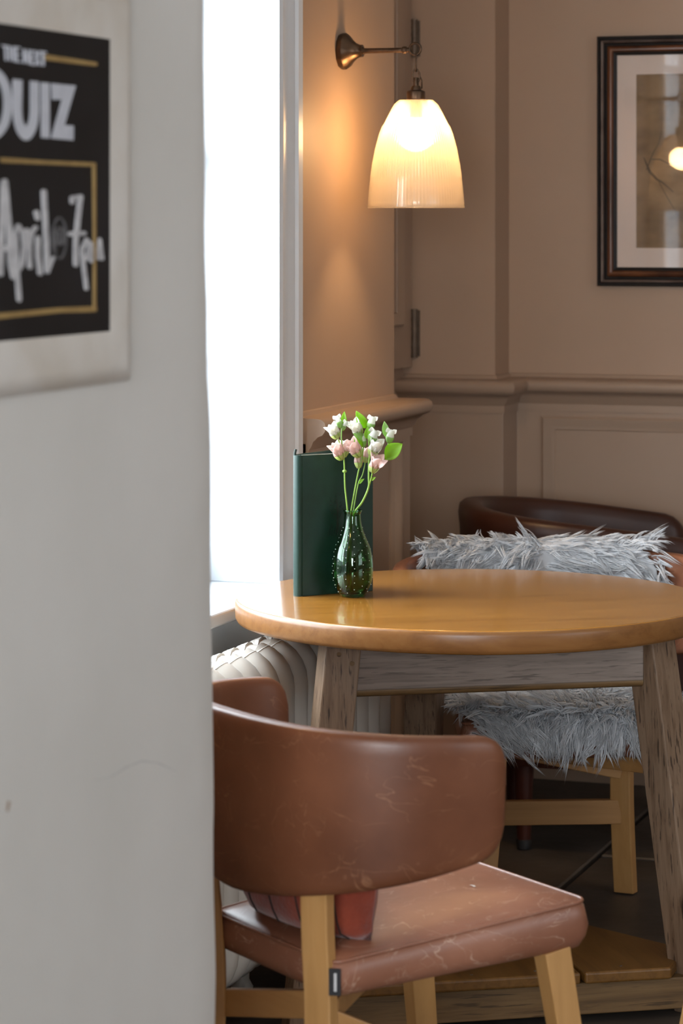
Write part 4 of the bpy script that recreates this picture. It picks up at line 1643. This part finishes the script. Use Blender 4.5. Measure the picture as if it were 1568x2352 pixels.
for k in range(46):
    a = rng.uniform(0, 2 * math.pi)
    r_ = math.sqrt(rng.uniform(0, 1))
    x, z = 0.086 + 0.019 * r_ * math.cos(a), 0.170 + 0.024 * r_ * math.sin(a)
    b_ = rng.uniform(0, 6.28)
    ribbon(cr_, [(x, z), (x + 0.004 * math.cos(b_), z + 0.004 * math.sin(b_))], 0.0011, ze, (0, -1, 0), thick=0.0003, disc=False)
ribbon(cr_, [(0.086, 0.118), (0.0865, 0.15), (0.085, 0.182)], [0.004, 0.003, 0.0015], ze, (0, -1, 0), thick=0.0003)
for k in range(8):
    x = 0.066 + 0.005 * k
    ribbon(cr_, [(x, 0.112), (x + 0.003, 0.130 + 0.004 * math.sin(k * 2))], 0.001, ze, (0, -1, 0), thick=0.0003, disc=False)
cr_.build('embossed_crest', 'menu_emboss', mn)

# ================================================================== VASE WITH FLOWERS
VX, VY = 0.0212, 5.462
vs0 = cw(VX, VY, TZ)
va = empty('bud_vase', vs0)
tag(va, 'green bubble glass bud vase holding flowers on the table', 'vase')
k_ = VY / F_PX
prof_px = [(0, 26), (5, 30.6), (16, 36.7), (31, 43.6), (51.5, 46.7), (72, 46.7), (92, 45), (113, 40.5), (133, 31.4), (153.5, 23.7), (168, 20.4), (189, 19.0), (193, 20.0), (195.5, 22.3), (198, 21.5)]
zz_ = np.array([p[0] for p in prof_px]) * k_
rr_ = np.array([p[1] for p in prof_px]) * k_


def smooth_prof(z):
    return float(np.interp(z, zz_, rr_))


zs = list(np.linspace(0, zz_[-1] * 0.93, 34)) + list(zz_[-4:])
ker = []
for z in zs:
    w_ = 0.004 if z < zz_[-1] * 0.9 else 0.0004
    ker.append(np.mean([smooth_prof(min(max(z + q, 0), zz_[-1])) for q in np.linspace(-w_, w_, 9)]))
outer = [(0.001, 0.0005), (ker[0] - 0.004, 0.0)] + [(r, z + 0.0008) for r, z in zip(ker, zs)]
inner = [(max(r - 0.0026, 0.002), z) for r, z in zip(ker, zs) if z > 0.010]
innerp = list(reversed(inner)) + [(0.02, 0.009), (0.001, 0.0085)]
MB().lathe(outer + innerp, 56).build('vase_body', 'vase_glass', va, smooth=60)
wz = 0.070
wat = [(0.001, 0.0092), (0.019, 0.0096)] + [(max(r - 0.0031, 0.002), z) for r, z in zip(ker, zs) if 0.0105 < z < wz] + [(smooth_prof(wz) - 0.0031, wz), (0.001, wz)]
MB().lathe(wat, 40).build('water', 'vase_water', va, smooth=60)
bub = MB()
for c in range(14):
    a = 2 * math.pi * c / 14 + 0.2
    for j in range(10):
        z = 0.010 + 0.0135 * j + (0.0067 if c % 2 else 0)
        if z > 0.135:
            continue
        r = smooth_prof(z)
        bub.sphere((r * math.cos(a), r * math.sin(a), z), 0.0010, 8, 5)
m, nt, b = new_mat('bubble_glint')
b.inputs['Base Color'].default_value = (0.72, 0.86, 0.78, 1)  # pale base colour paints bright glints onto the raised dots
b.inputs['Roughness'].default_value = 0.08
b.inputs['Transmission Weight'].default_value = 0.35
nz = nt.nodes.new('ShaderNodeTexNoise')
nz.inputs['Scale'].default_value = 200
bp = nt.nodes.new('ShaderNodeBump')
bp.inputs['Strength'].default_value = 0.05
nt.links.new(nz.outputs['Fac'], bp.inputs['Height'])
nt.links.new(bp.outputs[0], b.inputs['Normal'])
bo = bub.build('glass_bubbles', 'bubble_glint', va, smooth='all')
bo['kind'] = 'stuff'
bo['label'] = 'raised dots on the vase glass'


# flowers: picture units -> position at the vase's depth, with own depth offset
def fz(p, dy=0.0):
    return px(740 + p[0] / 7.84, 930 + p[1] / 7.84, VY + dy)


def leaf(parent, base, tip, width, mat, curl=0.15, face=None, name='leaf', bulge=0.42):
    base, tip = Vector(base), Vector(tip)
    ax = tip - base
    Ln = ax.length
    ax.normalize()
    face = Vector(face) if face is not None else cw(-0.25, -1, 0.35)
    sd = ax.cross(face).normalized()
    nm = sd.cross(ax).normalized()
    rows = []
    for i in range(11):
        t = i / 10
        w = width * (math.sin(math.pi * min(1, t ** (0.693 / -math.log(bulge) if bulge != 0.5 else 1)))) ** 0.85 if 0 < t < 1 else width * 0.02
        c = base + ax * (Ln * t) + nm * (curl * Ln * math.sin(math.pi * t) * 0.5)
        rows.append([c + sd * (w * s_ / 2) + nm * (abs(s_) ** 2 * w * 0.22) for s_ in (-1, -0.6, -0.2, 0.2, 0.6, 1)])
    mb = MB()
    grid(mb, rows)
    o = mb.build(name, mat, parent, smooth='all', fix=False)
    o.modifiers.new('solid', 'SOLIDIFY').thickness = 0.0005
    return o


def bloom(parent, base, tip, opening, mat, size=1.0, name='bloom', tip_mat=None):
    """six-petalled funnel flower"""
    base, tip = Vector(base), Vector(tip)
    ax = tip - base
    Ln = ax.length
    ax.normalize()
    e1 = ax.orthogonal().normalized()
    e2 = ax.cross(e1)
    mb, mb2 = MB(), MB()
    for k in range(6):
        a = k * math.pi / 3 + 0.35
        rad = e1 * math.cos(a) + e2 * math.sin(a)
        tan = ax.cross(rad)
        inner_ = k % 2
        wmax = (0.60 if not inner_ else 0.46) * Ln * size
        rows = []
        for i in range(10):
            t = i / 9
            r_ = Ln * (0.05 + opening * (0.62 * t ** 0.95 + 0.06 * max(0, t - 0.75) * 3)) * (0.85 if inner_ else 1)
            h = Ln * t * (1.0 if not inner_ else 0.94)
            w = wmax * (0.20 + 0.80 * math.sin(math.pi * min(1, 0.10 + 0.80 * t ** 0.9)) ** 1.0)
            if t > 0.85:
                w *= max(0.25, 1 - ((t - 0.85) / 0.15) ** 2 * 0.75)
            row = []
            for s_ in (-1, -0.5, 0, 0.5, 1):
                row.append(base + ax * h + rad * (r_ - 0.20 * w * s_ * s_) + tan * (w * s_ / 2) + rad * (0.004 * Ln * 10 * 0.05 * math.sin(s_ * 6)))
            rows.append(row)
        grid(mb2, rows[:4])
        grid(mb, rows[3:])
    o = mb.build(name, mat, parent, smooth='all', fix=False)
    o.modifiers.new('solid', 'SOLIDIFY').thickness = 0.0004
    o2 = mb2.build('petal_bases', 'petal_base', o, smooth='all', fix=False)
    o2.modifiers.new('solid', 'SOLIDIFY').thickness = 0.0004
    return o


def bud(parent, base, tip, r, name='bud'):
    base, tip = Vector(base), Vector(tip)
    n_ = 9
    pts = [base.lerp(tip, i / (n_ - 1)) for i in range(n_)]
    rs = [r * (0.25 + 0.75 * math.sin(math.pi * (i / (n_ - 1)) ** 0.75 * 0.92)) for i in range(n_)]
    rs[-1] = r * 0.35
    o = MB().tube(pts, rs, 8).build(name, 'petal_white', parent, smooth='all')
    MB().tube(pts[:5], [q * 1.08 for q in rs[:5]], 8).build('sepal', 'leaf_pale', o, smooth='all')
    for a in (-1, 1):
        d = (tip - base).normalized()
        sd = d.cross(cw(0, -1, 0)).normalized()
        q = pts[-3] + sd * a * r * 0.5
        leaf(o, q, tip + sd * a * r * 1.1 + d * r * 0.3, r * 1.2, 'petal_white', 0.1, name='petal')
    return o


def stem_thing(label, pts, dys, foot, r=0.0017):
    base = vs0 + Vector((foot[0], foot[1], 0.013))
    e_ = empty('flower_stem', base)
    tag(e_, label, 'flower', 'cut flowers in the vase')
    inv = Matrix.Translation(-base)
    neck = fz(pts[0], dys[0])
    path = [Vector(base), Vector(base).lerp(neck, 0.5), Vector(base).lerp(neck, 0.88)] + [fz(p, d) for p, d in zip(pts, dys)]
    path = smooth_path(path, 5)
    MB().tube(path, [r * (1.1 - 0.3 * i / len(path)) for i in range(len(path))], 8).xf(inv).build('stem', 'stem_green', e_, smooth='all')
    return e_, inv


def put(o, inv):
    o.data.transform(inv)
    for c in o.children:
        c.data.transform(inv)


def side_stem(e_, inv, pts, r=0.0012):
    MB().tube(smooth_path(pts, 5), r, 7).xf(inv).build('side_stem', 'stem_green', e_, smooth='all')


# left stem
e1_, i1 = stem_thing('leftmost flower stem in the vase with white and blush blooms', [(455, 1930), (410, 1500), (400, 1210), (388, 950), (362, 780), (345, 600), (348, 440)], [0, -0.004, -0.006, -0.008, -0.008, -0.006, -0.004], (-0.012, 0.006))
MB().sphere(fz((400, 1195), -0.006), 0.0042, 8, 6, (1.1, 1, 0.8)).xf(i1).build('stem_node', 'stem_green', e1_, smooth='all')
side_stem(e1_, i1, [fz((350, 780), -0.008), fz((310, 680), -0.012), fz((275, 600), -0.016)])
put(bloom(e1_, fz((275, 605), -0.016), fz((135, 355), -0.022), 0.62, 'petal_white', 1.15), i1)
put(bud(e1_, fz((335, 420), -0.006), fz((255, 195), -0.004), 0.0062), i1)
put(leaf(e1_, fz((385, 470), -0.004), fz((398, 115), 0.002), 0.0125, 'leaf_green', 0.1), i1)
put(bud(e1_, fz((350, 460), -0.004), fz((440, 290), -0.006), 0.0048), i1)
put(bloom(e1_, fz((360, 985), -0.010), fz((205, 690), -0.020), 0.55, 'petal_pink', 1.1), i1)
put(bloom(e1_, fz((385, 940), 0.004), fz((420, 640), 0.014), 0.45, 'petal_pink', 1.0), i1)
# middle stem
e2_, i2 = stem_thing('middle flower stem in the vase topped by a large pointed leaf', [(515, 1930), (600, 1450), (655, 1180), (715, 950), (738, 770), (770, 600), (800, 430)], [0, 0.002, 0.003, 0.004, 0.004, 0.004, 0.004], (0.0, -0.008))
put(bloom(e2_, fz((690, 545), 0.0), fz((540, 300), -0.012), 0.6, 'petal_white', 1.15), i2)
side_stem(e2_, i2, [fz((760, 660), 0.004), fz((720, 600), 0.002), fz((690, 545), 0.0)])
put(leaf(e2_, fz((790, 420), 0.006), fz((608, 108), 0.0), 0.019, 'leaf_green', 0.18), i2)
put(leaf(e2_, fz((765, 620), 0.0), fz((555, 515), -0.014), 0.013, 'leaf_pale', 0.2), i2)
put(leaf(e2_, fz((705, 780), -0.004), fz((585, 560), -0.006), 0.016, 'leaf_green', 0.12), i2)
put(bloom(e2_, fz((680, 930), -0.006), fz((490, 650), -0.018), 0.55, 'petal_pink', 1.1), i2)
put(bloom(e2_, fz((655, 1140), 0.004), fz((640, 860), 0.012), 0.42, 'petal_pink', 1.0), i2)
put(bud(e2_, fz((740, 770), 0.0), fz((745, 520), -0.004), 0.0055), i2)
# slim stem behind
e4_, i4 = stem_thing('slender flower stem at the back of the vase', [(560, 1925), (645, 1430), (720, 1270), (765, 1080), (775, 900)], [0.006, 0.012, 0.014, 0.016, 0.018], (-0.006, -0.010), 0.0013)
put(bloom(e4_, fz((775, 1040), 0.016), fz((810, 770), 0.024), 0.45, 'petal_pink', 1.0), i4)
put(leaf(e4_, fz((660, 1420), 0.012), fz((755, 1330), 0.006), 0.0055, 'leaf_green', 0.2, name='leaflet'), i4)
# right stem
e3_, i3 = stem_thing('rightmost curving flower stem in the vase with a round leaf', [(585, 1930), (720, 1745), (830, 1490), (835, 1300), (838, 1050), (855, 850), (835, 650), (820, 430)], [0, -0.004, -0.008, -0.010, -0.010, -0.010, -0.008, -0.006], (-0.018, -0.006), 0.0021)
put(bud(e3_, fz((850, 440), -0.006), fz((915, 215), -0.010), 0.0078), i3)
put(leaf(e3_, fz((820, 620), -0.010), fz((815, 390), -0.014), 0.012, 'leaf_green', 0.15), i3)
put(bloom(e3_, fz((880, 915), -0.012), fz((1010, 610), -0.022), 0.58, 'petal_white', 1.15), i3)
put(bud(e3_, fz((860, 660), -0.010), fz((965, 465), -0.016), 0.0095), i3)
side_stem(e3_, i3, [fz((845, 1450), -0.008), fz((880, 1320), -0.014), fz((905, 1200), -0.018)], 0.0014)
put(bloom(e3_, fz((900, 1215), -0.018), fz((1010, 900), -0.030), 0.55, 'petal_pink', 1.1), i3)
put(leaf(e3_, fz((1010, 1120), -0.030), fz((1185, 1000), -0.036), 0.014, 'petal_pink', 0.5, name='petal'), i3)
side_stem(e3_, i3, [fz((890, 1190), 0.0), fz((1010, 1060), 0.004), fz((1090, 970), 0.006), fz((1180, 740), 0.006), fz((1195, 640), 0.004)], 0.0014)
put(bud(e3_, fz((1190, 690), 0.004), fz((1250, 450), 0.0), 0.0080), i3)
put(leaf(e3_, fz((1180, 600), 0.006), fz((1115, 295), 0.008), 0.014, 'leaf_pale', 0.1), i3)
put(leaf(e3_, fz((1130, 985), -0.004), fz((1440, 700), -0.012), 0.031, 'leaf_green', 0.12, bulge=0.5), i3)
put(leaf(e3_, fz((880, 1360), -0.012), fz((960, 1300), -0.016), 0.005, 'leaf_green', 0.1, name='leaflet'), i3)
